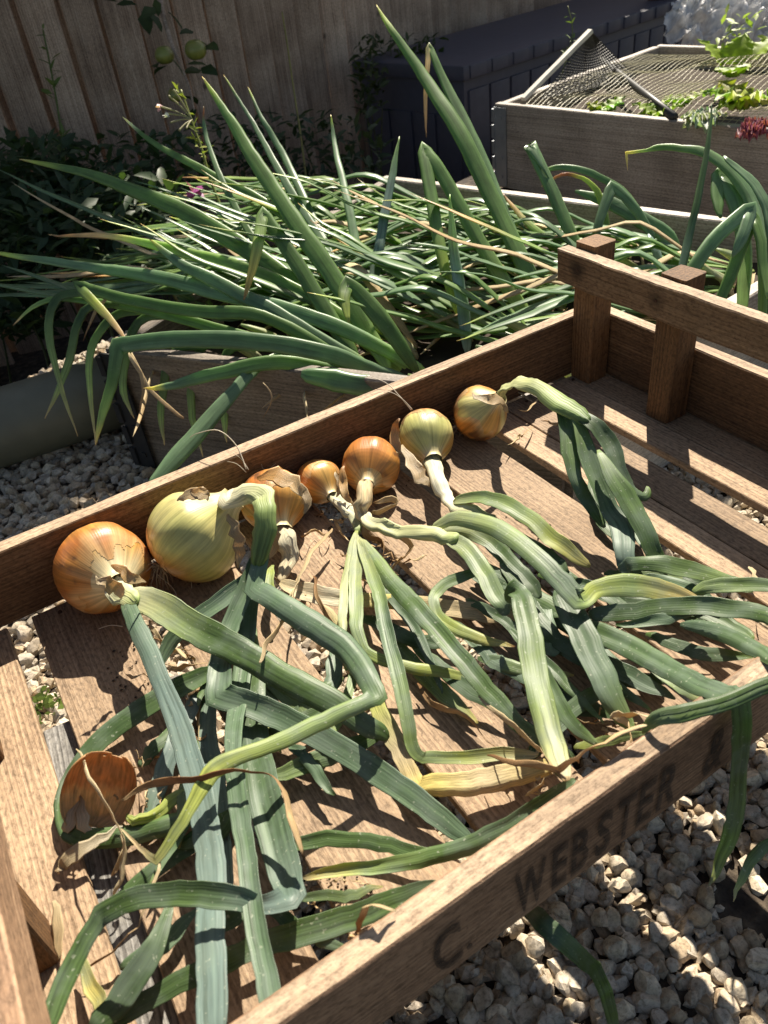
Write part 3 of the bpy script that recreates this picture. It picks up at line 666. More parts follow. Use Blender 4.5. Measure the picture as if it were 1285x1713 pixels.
# onion 1
neck(E1, [(196, 982, 48, 48), (214, 998, 49, 42), (232, 1010, 49, 38)], NKP)
tleaf(E1, [(205, 985, 46, 26), (225, 1040, 50, 32), (265, 1130, 46, 37), (305, 1230, 42, 44), (335, 1330, 40, 50), (350, 1420, 42, 55), (352, 1530, 46, 58), (355, 1640, 52, 60), (358, 1740, 56, 60)], BL)
tleaf(E1, [(212, 992, 46, 40), (262, 1012, 52, 54), (320, 1046, 50, 56), (400, 1090, 44, 50), (480, 1135, 40, 50), (560, 1180, 34, 48), (615, 1215, 26, 40), (650, 1236, 18, 20)], PG)
# onion 2
neck(E2, [(385, 840, 78, 42), (420, 822, 88, 44), (440, 830, 90, 46, 'k'), (445, 862, 84, 42), (441, 905, 70, 42), (432, 950, 54, 34)], [(0, 'pale'), (.25, 'white'), (.5, 'pale'), (.7, 'lg'), (1, 'g')], flat=.6)
tleaf(E2, [(428, 950, 50, 34), (402, 1010, 40, 34), (381, 1060, 34, 38), (372, 1105, 36, 42), (366, 1162, 36, 50, 'k'), (440, 1186, 30, 48), (520, 1227, 26, 46), (600, 1272, 20, 46), (680, 1325, 15, 44), (750, 1380, 10, 38), (794, 1414, 8, 22)], BG, pre=[(441, 880, 76, 26), (437, 925, 62, 32)])
tleaf(E2, [(428, 960, 46, 30), (372, 1004, 38, 34), (320, 1042, 32, 34), (285, 1075, 22, 30), (262, 1120, 12, 22)], BG, pre=[(441, 880, 76, 26), (437, 925, 62, 32)])
tleaf(E2, [(362, 1118, 18, 30), (300, 1150, 16, 38), (230, 1190, 14, 40), (170, 1235, 12, 40), (128, 1290, 10, 38), (104, 1345, 9, 32), (118, 1392, 9, 34), (180, 1402, 10, 38), (270, 1384, 12, 36), (335, 1360, 12, 30)], DG)
tleaf(E2, [(425, 970, 34, 30), (412, 1060, 26, 34), (402, 1150, 26, 36), (390, 1240, 42, 34), (398, 1330, 50, 36), (412, 1430, 54, 38), (428, 1530, 58, 40), (445, 1630, 62, 42), (462, 1740, 64, 42)], BG, pre=[(441, 880, 76, 26), (437, 925, 62, 32)])
tleaf(E2, [(428, 1110, 14, 40), (425, 1210, 18, 48), (440, 1310, 24, 62), (465, 1410, 30, 68), (478, 1462, 34, 64), (486, 1498, 40, 52, 'k'), (440, 1513, 52, 34), (390, 1503, 60, 44), (300, 1495, 62, 44), (220, 1508, 60, 42), (168, 1532, 54, 36, 'k'), (145, 1570, 50, 36), (112, 1640, 46, 38), (78, 1735, 44, 40)], [(0, 'g'), (.2, 'bg'), (.45, 'b'), (.6, 'g'), (1, 'g')])
tleaf(E2, [(426, 984, 50, 38, 'k'), (470, 1010, 52, 46), (530, 1050, 48, 50), (580, 1085, 46, 46), (606, 1122, 48, 42), (629, 1164, 50, 36, 'k'), (606, 1176, 52, 30), (545, 1204, 54, 32), (470, 1240, 56, 32), (400, 1265, 60, 32), (360, 1285, 60, 36), (335, 1320, 58, 26, 'k'), (305, 1375, 54, 22), (262, 1440, 46, 17, 'k'), (236, 1420, 40, 8), (205, 1385, 36, 5)], [(0, 'bg'), (.3, 'bg'), (.42, 'g'), (.55, 'lg'), (.7, 'yg'), (.85, 'yg'), (.94, 'tan'), (1, 'straw')], pre=[(441, 880, 76, 26), (437, 925, 62, 32)])
tleaf(E2, [(430, 1500, 15, 20), (480, 1540, 12, 28), (540, 1572, 10, 24), (592, 1592, 12, 9)], GR)
tleaf(E2, [(150, 1728, 20, 50), (210, 1660, 24, 54), (255, 1590, 28, 44), (276, 1540, 28, 28), (286, 1500, 26, 16)], DG)
tleaf(E2, [(132, 1590, 14, 16), (148, 1635, 15, 26), (170, 1690, 16, 30), (185, 1730, 16, 26)], [(0, 'lg'), (.4, 'y'), (1, 'yg')])
tleaf(E3, [(150, 1732, 15, 34), (260, 1667, 14, 38), (350, 1617, 14, 40), (440, 1582, 14, 42), (540, 1549, 14, 46), (620, 1523, 16, 42), (680, 1499, 20, 36), (732, 1474, 24, 20)], [(0, 'dg'), (.5, 'g'), (1, 'g')])
tleaf(E3, [(460, 1418, 12, 24), (530, 1405, 12, 28), (600, 1405, 12, 28), (670, 1420, 12, 28), (735, 1433, 12, 24)], GR)
tleaf(E3, [(505, 1468, 10, 12), (560, 1459, 10, 22), (640, 1449, 12, 26), (720, 1433, 14, 32), (800, 1408, 20, 34), (870, 1368, 28, 32), (920, 1335, 34, 28), (962, 1304, 38, 20)], [(0, 'tan'), (.08, 'y'), (.25, 'lg'), (.45, 'g'), (1, 'g')])
tleaf(E2, [(190, 1510, 8, 28), (280, 1440, 8, 34), (350, 1390, 8, 34), (402, 1350, 8, 28)], DG)
tleaf(E1, [(213, 1362, 16, 9), (224, 1373, 15, 18), (262, 1362, 14, 22), (300, 1332, 14, 24), (348, 1308, 12, 20)], [(0, 'yg'), (.5, 'yg'), (1, 'lg')], flat=.7)
tleaf(E3, [(455, 1302, 12, 28), (520, 1276, 12, 34), (590, 1246, 12, 34), (645, 1222, 12, 28)], [(0, 'lg'), (.5, 'g'), (1, 'g')])
tleaf(E2, [(242, 1385, 8, 32), (272, 1300, 9, 36), (300, 1230, 10, 34), (332, 1158, 10, 28)], BL)
tleaf(E2, [(350, 1150, 6, 26), (348, 1230, 6, 36), (362, 1320, 6, 40), (370, 1400, 7, 36), (382, 1500, 8, 30)], BL)
tleaf(E3, [(440, 1150, 6, 36), (470, 1210, 6, 34), (520, 1180, 8, 30), (570, 1130, 8, 28)], DG)
tleaf(E3, [(545, 1180, 8, 28), (560, 1120, 9, 32), (566, 1060, 9, 28)], BG)
# onion 3
neck(E3, [(476, 900, 24, 42), (488, 925, 14, 34), (478, 952, 10, 26), (470, 975, 8, 20)], [(0, 'straw'), (.5, 'white'), (1, 'straw')], mat=MAT['dry'], dent=.5, flat=.55)
tleaf(E3, [(455, 945, 22, 16), (452, 970, 24, 18), (456, 1000, 22, 16), (458, 1020, 18, 12)], [(0, 'yg'), (1, 'lg')])
tleaf(E3, [(468, 975, 14, 24), (530, 995, 14, 36), (600, 1002, 12, 28), (700, 1010, 12, 30), (800, 1024, 10, 34), (866, 1034, 10, 26)], [(0, 'straw'), (.3, 'white'), (.5, 'y'), (.65, 'straw'), (1, 'tan')], mat=MAT['dry'])
tleaf(E3, [(540, 1012, 14, 18), (575, 1060, 16, 20), (610, 1130, 20, 26), (648, 1215, 18, 34), (680, 1285, 14, 34), (700, 1318, 14, 36, 'k'), (760, 1312, 16, 42), (850, 1296, 16, 44), (945, 1276, 12, 30)], [(0, 'straw'), (.3, 'yg'), (.45, 'straw'), (.6, 'dy'), (.7, 'y'), (.82, 'straw'), (1, 'dy')], mat=MAT['dry'], flat=.32, rdg=2.2, wob=1.8)
# onion 4 and 5, necks twisted together
neck(E4, [(578, 850, 22, 24), (598, 872, 20, 24), (600, 892, 22, 20)], [(0, 'pale'), (.5, 'white'), (1, 'lg')])
neck(E5, [(610, 830, 36, 28), (603, 856, 28, 26), (612, 872, 24, 24)], [(0, 'tan'), (.6, 'straw'), (1, 'white')], mat=MAT['dry'], flat=.9)
tleaf(E4, [(595, 886, 24, 12), (582, 950, 26, 16), (575, 1020, 28, 18), (572, 1070, 28, 16), (582, 1122, 24, 12)], [(0, 'yg'), (.5, 'pale'), (1, 'yg')])
tleaf(E4, [(598, 895, 24, 14), (595, 960, 30, 24), (596, 1030, 32, 26), (602, 1072, 30, 22), (622, 1096, 27, 20), (660, 1108, 24, 22), (720, 1122, 20, 22), (794, 1136, 14, 17)], [(0, 'pale'), (.3, 'lg'), (.55, 'lg'), (.7, 'yg'), (1, 'yg')])
tleaf(E4, [(600, 900, 26, 16), (625, 970, 36, 24), (642, 1030, 38, 26), (660, 1110, 36, 28), (680, 1190, 30, 28), (692, 1252, 20, 24), (708, 1270, 16, 20, 'k'), (760, 1268, 14, 24), (840, 1262, 14, 24), (900, 1262, 14, 14)], [(0, 'pale'), (.12, 'lg'), (.25, 'bg'), (.5, 'lg'), (.65, 'lg'), (.8, 'yg'), (1, 'straw')])
tleaf(E4, [(602, 902, 28, 18), (650, 965, 32, 32), (710, 1030, 36, 36), (770, 1100, 34, 36), (830, 1170, 28, 34), (880, 1220, 20, 28), (962, 1266, 14, 14)], [(0, 'pale'), (.08, 'lg'), (.2, 'g'), (1, 'g')])
neck(E5, root=False, spec=[(606, 862, 28, 24), (630, 878, 32, 28), (680, 890, 35, 28), (735, 896, 38, 30), (765, 905, 40, 32)], pal=[(0, 'white'), (.35, 'pale'), (.7, 'pale'), (1, 'lg')])
tleaf(E5, [(740, 896, 38, 28), (775, 912, 40, 34), (805, 952, 38, 36), (835, 1005, 34, 34), (850, 1028, 28, 26)], [(0, 'pale'), (.4, 'lg'), (1, 'bg')])
tleaf(E5, [(846, 1005, 40, 26), (862, 985, 52, 34, 'k'), (874, 1005, 56, 42), (884, 1055, 55, 46), (893, 1115, 52, 48), (908, 1185, 50, 48), (928, 1250, 50, 46), (948, 1305, 56, 38)], [(0, 'g'), (.3, 'g'), (.7, 'lg'), (.9, 'pale'), (1, 'tan')], dent=.85)
tleaf(E5, [(895, 1095, 42, 24), (925, 1160, 36, 28), (955, 1210, 30, 26), (1003, 1246, 22, 16)], GR)
tleaf(E5, [(800, 956, 26, 26), (755, 972, 24, 24), (730, 990, 24, 20, 'k'), (724, 1008, 23, 20), (740, 1038, 20, 24), (785, 1062, 16, 24), (830, 1075, 14, 15), (862, 1082, 12, 5)], [(0, 'g'), (.4, 'lg'), (.7, 'yg'), (.93, 'y'), (1, 'red')])
tleaf(E5, [(722, 886, 36, 18), (765, 868, 46, 32), (830, 880, 54, 38), (890, 925, 54, 40), (940, 975, 50, 40), (966, 1004, 46, 40, 'k'), (980, 1000, 44, 34), (1000, 984, 42, 36), (1045, 978, 40, 44), (1100, 986, 36, 44), (1150, 999, 32, 28), (1190, 1010, 28, 7)], [(0, 'pale'), (.2, 'lg'), (.35, 'bg'), (.52, 'lg'), (.6, 'yg'), (.75, 'lg'), (.9, 'dy'), (1, 'tan')], dent=.7)
tleaf(E5, [(740, 885, 32, 18), (800, 895, 36, 30), (850, 935, 34, 32), (885, 975, 30, 28), (905, 1000, 26, 18)], [(0, 'pale'), (.4, 'g'), (1, 'dg')])
# onion 6
neck(E6, [(736, 812, 26, 30), (748, 834, 24, 24), (764, 848, 28, 26), (800, 862, 32, 32), (838, 888, 34, 34)], [(0, 'pale'), (.3, 'white'), (.6, 'white'), (.8, 'pale'), (1, 'lg')])
tleaf(E6, [(757, 840, 30, 20), (800, 832, 42, 26), (850, 845, 46, 32), (900, 880, 42, 34), (940, 915, 36, 32), (988, 947, 24, 20)], [(0, 'pale'), (.2, 'lg'), (.5, 'lg'), (.7, 'yg'), (1, 'y')])
tleaf(E6, [(830, 882, 34, 32), (870, 905, 32, 34), (915, 930, 30, 30), (950, 960, 26, 24)], [(0, 'pale'), (.3, 'g'), (1, 'dg')])
tleaf(E6, [(800, 940, 12, 34), (850, 975, 12, 40), (905, 1005, 14, 40), (950, 1030, 16, 30)], DG)
tleaf(E6, [(935, 985, 34, 46), (965, 1040, 34, 52), (995, 1105, 32, 52), (1022, 1160, 26, 48), (1045, 1200, 18, 32), (1064, 1224, 14, 12)], [(0, 'dg'), (.5, 'bg'), (1, 'lg')], dent=.95)
tleaf(E6, [(902, 1000, 14, 40), (915, 1060, 14, 42), (926, 1098, 14, 36)], BG)
tleaf(E6, [(880, 1060, 6, 30), (960, 1090, 7, 34), (1040, 1130, 8, 36), (1090, 1140, 10, 30), (1100, 1120, 12, 26), (1070, 1085, 14, 24)], DG)
tleaf(E6, [(955, 1040, 22, 36), (1030, 1070, 28, 46), (1100, 1110, 40, 48), (1165, 1142, 60, 48), (1215, 1160, 76, 46, 'k'), (1238, 1180, ('y', -.020), 40), (1238, 1240, ('y', -.024), 40), (1236, 1310, ('y', -.026), 38), (1226, 1380, ('y', -.03), 32), (1205, 1440, ('y', -.034), 20), (1184, 1482, ('y', -.038), 5)], [(0, 'g'), (.3, 'bg'), (.55, 'g'), (.85, 'lg'), (.95, 'yg'), (1, 'tan')], flat=.28, zmin=None)
tleaf(E6, [(985, 1030, 28, 34), (1080, 1020, 32, 34), (1190, 1015, 38, 36), (1285, 1030, 50, 36), (1345, 1060, 62, 30)], [(0, 'dg'), (.3, 'g'), (1, 'g')])
tleaf(E6, [(1030, 1046, 26, 12), (1100, 1038, 30, 22), (1160, 1022, 32, 18), (1198, 1011, 34, 6)], BG)
tleaf(E6, [(1138, 1045, 38, 24), (1200, 1055, 48, 36), (1262, 1086, 62, 38), (1312, 1112, 74, 34, 'k'), (1322, 1130, 80, 28), (1280, 1148, 84, 30), (1220, 1172, 84, 30), (1150, 1192, 82, 32), (1096, 1203, 76, 26), (1074, 1226, 64, 10)], [(0, 'bg'), (.4, 'g'), (.7, 'g'), (1, 'lg')], flat=.4, zmin=None)
tleaf(E6, [(1130, 1000, 22, 30), (1200, 1035, 24, 34), (1260, 1070, 30, 30)], DG)
tleaf(E6, [(960, 1250, 12, 14), (1010, 1240, 14, 20), (1080, 1225, 40, 14)], [(0, 'yg'), (1, 'lg')])
tleaf(E6, [(850, 1290, 10, 14), (900, 1250, 10, 26), (940, 1205, 12, 30), (985, 1165, 14, 30), (1040, 1150, 16, 24)], DG)
# onion 7
neck(E7, [(848, 646, 70, 20), (866, 638, 80, 26, 'k'), (900, 648, 84, 36), (950, 680, 82, 40), (988, 705, 78, 36)], [(0, 'lg'), (.3, 'pale'), (.55, 'pale'), (.8, 'lg'), (1, 'g')], flat=.45)
tleaf(E7, [(978, 698, 80, 30), (1015, 735, 70, 34), (1034, 785, 58, 28), (1052, 816, 50, 24), (1078, 830, 44, 20), (1082, 814, 46, 12)], DG, pre=[(930, 668, 82, 16)])
tleaf(E7, [(940, 688, 78, 22), (952, 745, 64, 30), (962, 800, 50, 26), (985, 840, 36, 26), (1012, 882, 26, 16)], [(0, 'lg'), (.3, 'g'), (1, 'g')], pre=[(930, 668, 82, 16)])
tleaf(E7, [(965, 700, 78, 20), (985, 770, 60, 34), (1008, 830, 46, 32), (1038, 880, 38, 40), (1046, 925, 34, 38), (1046, 955, 26, 30)], [(0, 'lg'), (.3, 'g'), (.6, 'bg'), (1, 'b')], pre=[(930, 668, 82, 16)])
tleaf(E7, [(1000, 752, 70, 14), (1028, 800, 62, 36), (1058, 850, 50, 40), (1080, 892, 40, 36), (1098, 932, 28, 32), (1114, 964, 18, 16)], [(0, 'lg'), (.2, 'g'), (1, 'g')])
tleaf(E7, [(1062, 870, 14, 24), (1085, 915, 14, 28), (1108, 945, 14, 22)], BG)
tleaf(E7, [(1036, 955, 26, 22), (1052, 944, 34, 26, 'k'), (1100, 944, 38, 34), (1160, 955, 34, 34), (1222, 970, 30, 22), (1250, 975, 30, 10)], [(0, 'b'), (.3, 'g'), (1, 'lg')])
tleaf(E7, [(1160, 994, 32, 20), (1180, 984, 36, 26), (1240, 977, 40, 30), (1310, 985, 46, 30)], [(0, 'lg'), (.3, 'lg'), (1, 'g')])
tleaf(E7, [(1070, 968, 20, 22), (1120, 975, 22, 28), (1190, 1000, 24, 22)], BG)
rr = random.Random(77)
for k, (e, x0, y0, x1, y1, w0) in enumerate(((E6, 790, 960, 1010, 1090, 34), (E6, 840, 940, 1000, 1130, 30), (E6, 960, 1060, 1130, 1170, 34), (E6, 900, 1130, 1050, 1200, 28), (E5, 760, 1040, 900, 1150, 26), (E5, 800, 1100, 960, 1130, 26), (E6, 1040, 980, 1230, 1070, 30), (E6, 1080, 1060, 1260, 1100, 26), (E7, 1090, 930, 1260, 990, 22), (E5, 640, 1060, 800, 1210, 30), (E5, 600, 1030, 760, 1080, 26),
        (E3, 440, 1230, 560, 1180, 28), (E2, 330, 1240, 300, 1420, 28), (E2, 300, 1420, 420, 1330, 26), (E2, 430, 1120, 560, 1240, 30), (E1, 230, 1280, 330, 1180, 26), (E2, 200, 1620, 330, 1520, 30), (E2, 330, 1560, 420, 1480, 30), (E4, 690, 1080, 860, 1200, 28), (E3, 560, 1330, 480, 1240, 22),
        (E6, 850, 900, 1000, 1000, 22), (E6, 900, 960, 1080, 1040, 24), (E7, 1010, 960, 1180, 985, 22), (E6, 1000, 1000, 1200, 1030, 22), (E6, 930, 1080, 1090, 1190, 22), (E5, 850, 1050, 1010, 1210, 20), (E6, 1060, 1090, 1190, 1180, 24), (E5, 780, 1000, 900, 1090, 20), (E5, 820, 960, 960, 1060, 22), (E7, 1040, 860, 1110, 960, 20), (E7, 985, 800, 1060, 930, 18), (E2, 400, 1000, 330, 1180, 22), (E2, 420, 1040, 470, 1260, 24), (E3, 600, 1100, 540, 1260, 18), (E2, 350, 1280, 250, 1480, 22), (E4, 640, 980, 740, 1160, 18), (E3, 480, 1500, 640, 1480, 18))):
    mx_, my_ = (x0+x1)/2+rr.uniform(-18, 18), (y0+y1)/2+rr.uniform(-18, 18); z0 = rr.uniform(5, 14)
    tleaf(e, [(x0, y0, z0, w0*.7), ((x0+mx_)/2, (y0+my_)/2, z0+2, w0), (mx_, my_, z0+3, w0*1.05)+(('k',) if k % 4 == 0 else ()), ((x1+mx_)/2, (y1+my_)/2, z0+1, w0*.9), (x1, y1, z0, w0*.35)], rr.choice((DG, DG, BG, [(0, 'g'), (.7, 'lg'), (1, 'y')])))
for k in range(70):
    e, x, y = rr.choice(((E5, 640, 920), (E5, 590, 900), (E4, 560, 860), (E3, 470, 1000), (E2, 300, 1110), (E2, 330, 1230), (E6, 930, 1270), (E6, 1040, 1220), (E3, 560, 1530), (E3, 520, 1500), (E1, 230, 1330), (E7, 900, 700)))
    x += rr.gauss(0, 26); y += rr.gauss(0, 22); an = rr.uniform(0, 6.28); L_ = rr.uniform(22, 60); pts = []
    for q in range(5): pts.append((x+math.cos(an)*L_*q/4+rr.gauss(0, 4), y+math.sin(an)*L_*.7*q/4+rr.gauss(0, 3), rr.uniform(3, 14), (2, 5, 6, 5, 1.5)[q]*rr.uniform(.7, 1.4)))
    _ls[0] += 1; leaf(e, tp(pts), rr.choice(([(0, 'tan'), (1, 'straw')], [(0, 'br'), (.5, 'tan'), (1, 'br')], [(0, 'straw'), (1, 'tan')])), 'dry_strip', flat=.16, dent=.15, mat=MAT['dry'], zmin=.0004, K=6, seed=_ls[0], twist=rr.uniform(-.8, .8), wob=1.6)
def paper(e, spec, pal): _ls[0] += 1; return leaf(e, tp(spec), pal, 'skin_flake', flat=.06, mat=MAT['skin'], K=10, wob=2.2, seed=_ls[0], curl=.9, zmin=.0004)
SK = [(0, (.45, .22, .07)), (.5, (.58, .38, .16)), (1, 'straw')]; SP = [(0, 'straw'), (.5, 'tan'), (1, 'straw')]
paper(E1, [(185, 945, 84, 10), (205, 955, 82, 20), (222, 968, 76, 22), (244, 972, 66, 8)], SK); paper(E1, [(160, 965, 80, 12), (178, 972, 76, 22), (196, 985, 66, 26), (205, 1000, 58, 10)], SP)
paper(E2, [(296, 838, 86, 8), (312, 828, 92, 22), (334, 826, 94, 26), (350, 836, 92, 10)], SP); paper(E2, [(318, 828, 92, 6), (330, 818, 98, 12), (345, 822, 98, 10), (352, 832, 92, 4)], SK); paper(E2, [(380, 860, 70, 10), (396, 890, 60, 22), (400, 925, 46, 20), (398, 950, 36, 6)], SP)
paper(E3, [(430, 800, 62, 14), (460, 795, 68, 34), (490, 808, 64, 30), (505, 830, 56, 10)], SK); paper(E3, [(488, 805, 60, 8), (508, 820, 54, 16), (515, 845, 46, 14), (508, 860, 40, 5)], SP); paper(E3, [(440, 850, 50, 10), (455, 885, 36, 24), (458, 915, 24, 22), (450, 935, 16, 6)], SP)
paper(E5, [(578, 780, 46, 8), (572, 800, 40, 16), (580, 830, 32, 14), (592, 842, 26, 5)], SK); paper(E6, [(672, 745, 40, 10), (690, 775, 34, 24), (705, 800, 28, 26), (720, 812, 24, 8)], SP); paper(E6, [(668, 700, 58, 8), (660, 720, 48, 18), (664, 745, 38, 16), (676, 760, 30, 6)], SK)
paper(E7, [(790, 660, 78, 8), (815, 668, 76, 22), (840, 672, 68, 22), (850, 690, 56, 8)], SP); paper(E4, [(560, 790, 40, 6), (568, 810, 34, 14), (564, 832, 26, 6)], SP)
# dry strips and papery tips
tstrip(E5, [(556, 886, 18, 5), (520, 930, 22, 9), (495, 975, 26, 10), (480, 1030, 40, 10), (447, 1075, 50, 9), (436, 1112, 50, 5)])
tstrip(E5, [(524, 965, 20, 5), (534, 1000, 24, 8), (560, 1050, 30, 12), (600, 1092, 40, 14), (622, 1112, 44, 8)], [(0, 'br'), (.4, 'tan'), (1, 'straw')])
tstrip(E5, [(612, 860, 30, 10), (612, 895, 20, 10), (640, 905, 14, 8), (640, 935, 12, 6), (626, 942, 8, 6)], [(0, 'tan'), (1, 'br')])
tstrip(E5, [(625, 842, 30, 6), (655, 836, 32, 10), (662, 846, 30, 10), (640, 856, 28, 10), (622, 858, 26, 8)], [(0, 'tan'), (1, 'straw')])
tstrip(E5, [(650, 890, 22, 10), (690, 915, 10, 10), (660, 945, 6, 8), (645, 962, 5, 5)], [(0, 'tan'), (.6, 'straw'), (1, 'tan')])
tstrip(E5, [(560, 868, 6, 6), (572, 890, 8, 6), (582, 905, 10, 4)])
tstrip(E4, [(700, 1142, 10, 5), (722, 1176, 10, 8), (780, 1200, 9, 10), (830, 1250, 10, 8), (885, 1264, 12, 8)], [(0, 'br'), (.4, 'tan'), (1, 'br')])
tstrip(E4, [(800, 1165, 26, 4), (850, 1205, 30, 9), (905, 1258, 46, 13), (945, 1305, 62, 12)], [(0, 'straw'), (1, 'tan')])
tstrip(E6, [(815, 1262, 18, 6), (900, 1283, 50, 10), (950, 1278, 66, 12), (990, 1250, 72, 14), (1040, 1225, 76, 12), (1082, 1212, 78, 8)], [(0, 'br'), (.3, 'tan'), (.7, 'tan'), (1, 'straw')])
tstrip(E6, [(1020, 1198, 40, 10), (1050, 1196, 46, 12), (1090, 1200, 60, 10)], [(0, 'straw'), (1, 'straw')])
tstrip(E6, [(1022, 1194, 40, 12), (1050, 1210, 44, 12), (1056, 1242, 60, 8)], [(0, 'straw'), (1, 'tan')])
tstrip(E1, [(204, 1336, 36, 6), (260, 1311, 48, 10), (340, 1300, 62, 10), (420, 1289, 66, 8), (462, 1306, 62, 12), (488, 1365, 58, 14), (506, 1428, 54, 8)], [(0, 'tan'), (.3, 'br'), (.6, 'br'), (.8, 'tan'), (1, 'tan')])
tstrip(E1, [(250, 1038, 10, 8), (272, 1075, 12, 10), (300, 1090, 12, 16), (322, 1106, 10, 8)], [(0, 'straw'), (1, 'straw')])
tstrip(E1, [(283, 1122, 16, 6), (310, 1114, 18, 11), (348, 1110, 18, 5)], [(0, 'straw'), (1, 'tan')])
tstrip(E1, [(335, 1130, 4, 12), (332, 1190, 4, 16), (334, 1240, 4, 14), (338, 1290, 4, 10)], [(0, 'tan'), (1, 'straw')])
tstrip(E1, [(245, 1085, 10, 10), (262, 1105, 8, 8), (296, 1116, 8, 6)])
tstrip(E2, [(597, 1560, 40, 6), (606, 1530, 66, 12), (622, 1512, 78, 14), (662, 1524, 70, 6)], [(0, 'br'), (.5, 'tan'), (1, 'straw')])
tstrip(E2, [(92, 1505, 10, 14), (98, 1560, 8, 22), (102, 1608, 6, 10)], [(0, 'straw'), (1, 'tan')], tw=.1)
tstrip(E2, [(268, 1440, 20, 8), (240, 1530, 18, 8), (190, 1590, 12, 8), (140, 1622, 10, 5)], [(0, 'straw'), (1, 'br')])
tstrip(E2, [(186, 1466, 14, 6), (206, 1430, 20, 12), (204, 1390, 26, 8)], [(0, 'tan'), (1, 'straw')])
tstrip(E6, [(1252, 945, 6, 4), (1262, 968, 16, 8), (1272, 985, 26, 5)], [(0, 'straw'), (1, 'straw')])
tstrip(E3, [(880, 1335, 34, 4), (905, 1310, 42, 9), (920, 1288, 46, 4)], [(0, 'straw'), (1, 'tan')])
def hair(e, spec, r=.0004):
    P = [YP(x, y, q) for x, y, q in spec]; S = [Vector(p) for p in spline([tuple(p) for p in P], 6)]; V, Fc = tube_mesh(S, [r*(1-.6*i/(len(S)-1)) for i in range(len(S))], 5); put('root_hair', V, Fc, e, MAT['straw_hair'])
MAT['straw_hair'] = plain('root_hair_fibre', (.62, .54, .42), .7)
hair(E3, [(412, 785, .385), (395, 745, .40), (365, 720, .412), (330, 725, .43), (318, 732, .44)], .0006); hair(E3, [(416, 786, .385), (404, 768, .392), (390, 758, .396)]); hair(E3, [(412, 790, .384), (396, 776, .39), (380, 772, .394)])
hair(E6, [(690, 685, .385), (670, 665, .392), (648, 655, .398), (620, 660, .40)], .0005); hair(E6, [(688, 686, .385), (668, 662, .395), (645, 640, .41), (612, 628, .43)], .0006)
hair(E2, [(262, 960, .36), (290, 985, .35), (300, 1010, .34)]); hair(E2, [(320, 972, .35), (322, 1000, .34), (318, 1025, .33)]); hair(E1, [(205, 1048, .33), (185, 1046, .335), (165, 1052, .335)], .0005)
# loose onion skin cup
Cs = Z(165, 1335, 20); Cs = Z(165, 1330, .026)
skin = empty('onion_skin', (Cs.x, Cs.y, 0)); tag(skin, 'loose cup of brown papery onion skin on the slats', 'onion skin')
ax = (Z(178, 1275, .055)-Z(150, 1395, .012)).normalized(); nrm = (CAM-Cs).normalized(); e1 = ax.cross(nrm).normalized(); nrm = e1.cross(ax)
V = []; Fc = []; U = []; Cc = []; NU, NV = 30, 22
rx = 60*depth(Cs)/FPX; ry = 80*depth(Cs)/FPX; kp = {}
for j in range(NV+1):
    for i in range(NU+1):
        th = math.pi*(.02+1.0*i/NU)-0; v_ = -1+1.9*j/NV
        rim = .86+.10*noise.noise(Vector((i*.5, 3, 1)))
        q = math.sqrt(max(0.02, 1-min(1, abs(v_*.92))**2.2)); p = Cs+ax*(v_*ry)+e1*(math.cos(th)*rx*q)-nrm*(math.sin(th)*rx*.55*q)
        p += nrm*.0012*noise.noise(p*120); p.z = max(p.z, .002); V.append(p); U.append((i/NU, j/NV*2))
        c = mixc((.48, .25, .105), (.60, .36, .17), .5+.5*noise.noise(p*90)); c = mixc((.62, .50, .30), c, max(0, min(1, (v_+.30)*3+noise.noise(Vector((i*.6, j*.5, 0)))*.8))); Cc.append(c)
for j in range(NV):
    for i in range(NU):
        if j > NV-3 and noise.noise(Vector((i*.9, j*1.7, 4))) > .05+(NV-j)*.12: continue
        a = j*(NU+1)+i; Fc.append((a, a+1, a+NU+2, a+NU+1))
sk = put('shell', V, Fc, skin, MAT['skin'], True, U, Cc); sk.modifiers.new('t', 'SOLIDIFY').thickness = .0005
def flake(parent, spec, pal, flat=.1): return tleaf(parent, spec, pal, name='flake', flat=flat, mat=MAT['skin'], K=8, wob=2.5)
flake(skin, [(128, 1320, 18, 10), (122, 1350, 16, 24), (112, 1380, 12, 22), (104, 1396, 8, 12)], [(0, 'straw'), (.5, 'white'), (1, 'straw')])
flake(skin, [(135, 1330, 20, 8), (140, 1370, 16, 28), (145, 1400, 10, 18)], [(0, 'straw'), (1, 'white')])
flake(skin, [(205, 1385, 16, 8), (165, 1402, 14, 18), (125, 1428, 12, 30), (104, 1446, 8, 22), (98, 1462, 6, 8)], [(0, 'white'), (.5, 'straw'), (1, 'tan')])
tstrip(skin, [(127, 1253, 40, 4), (150, 1300, 52, 7), (180, 1350, 50, 7), (203, 1392, 36, 7), (207, 1425, 26, 10), (202, 1470, 18, 9), (190, 1500, 12, 4)], [(0, 'straw'), (1, 'straw')], flat=.35)

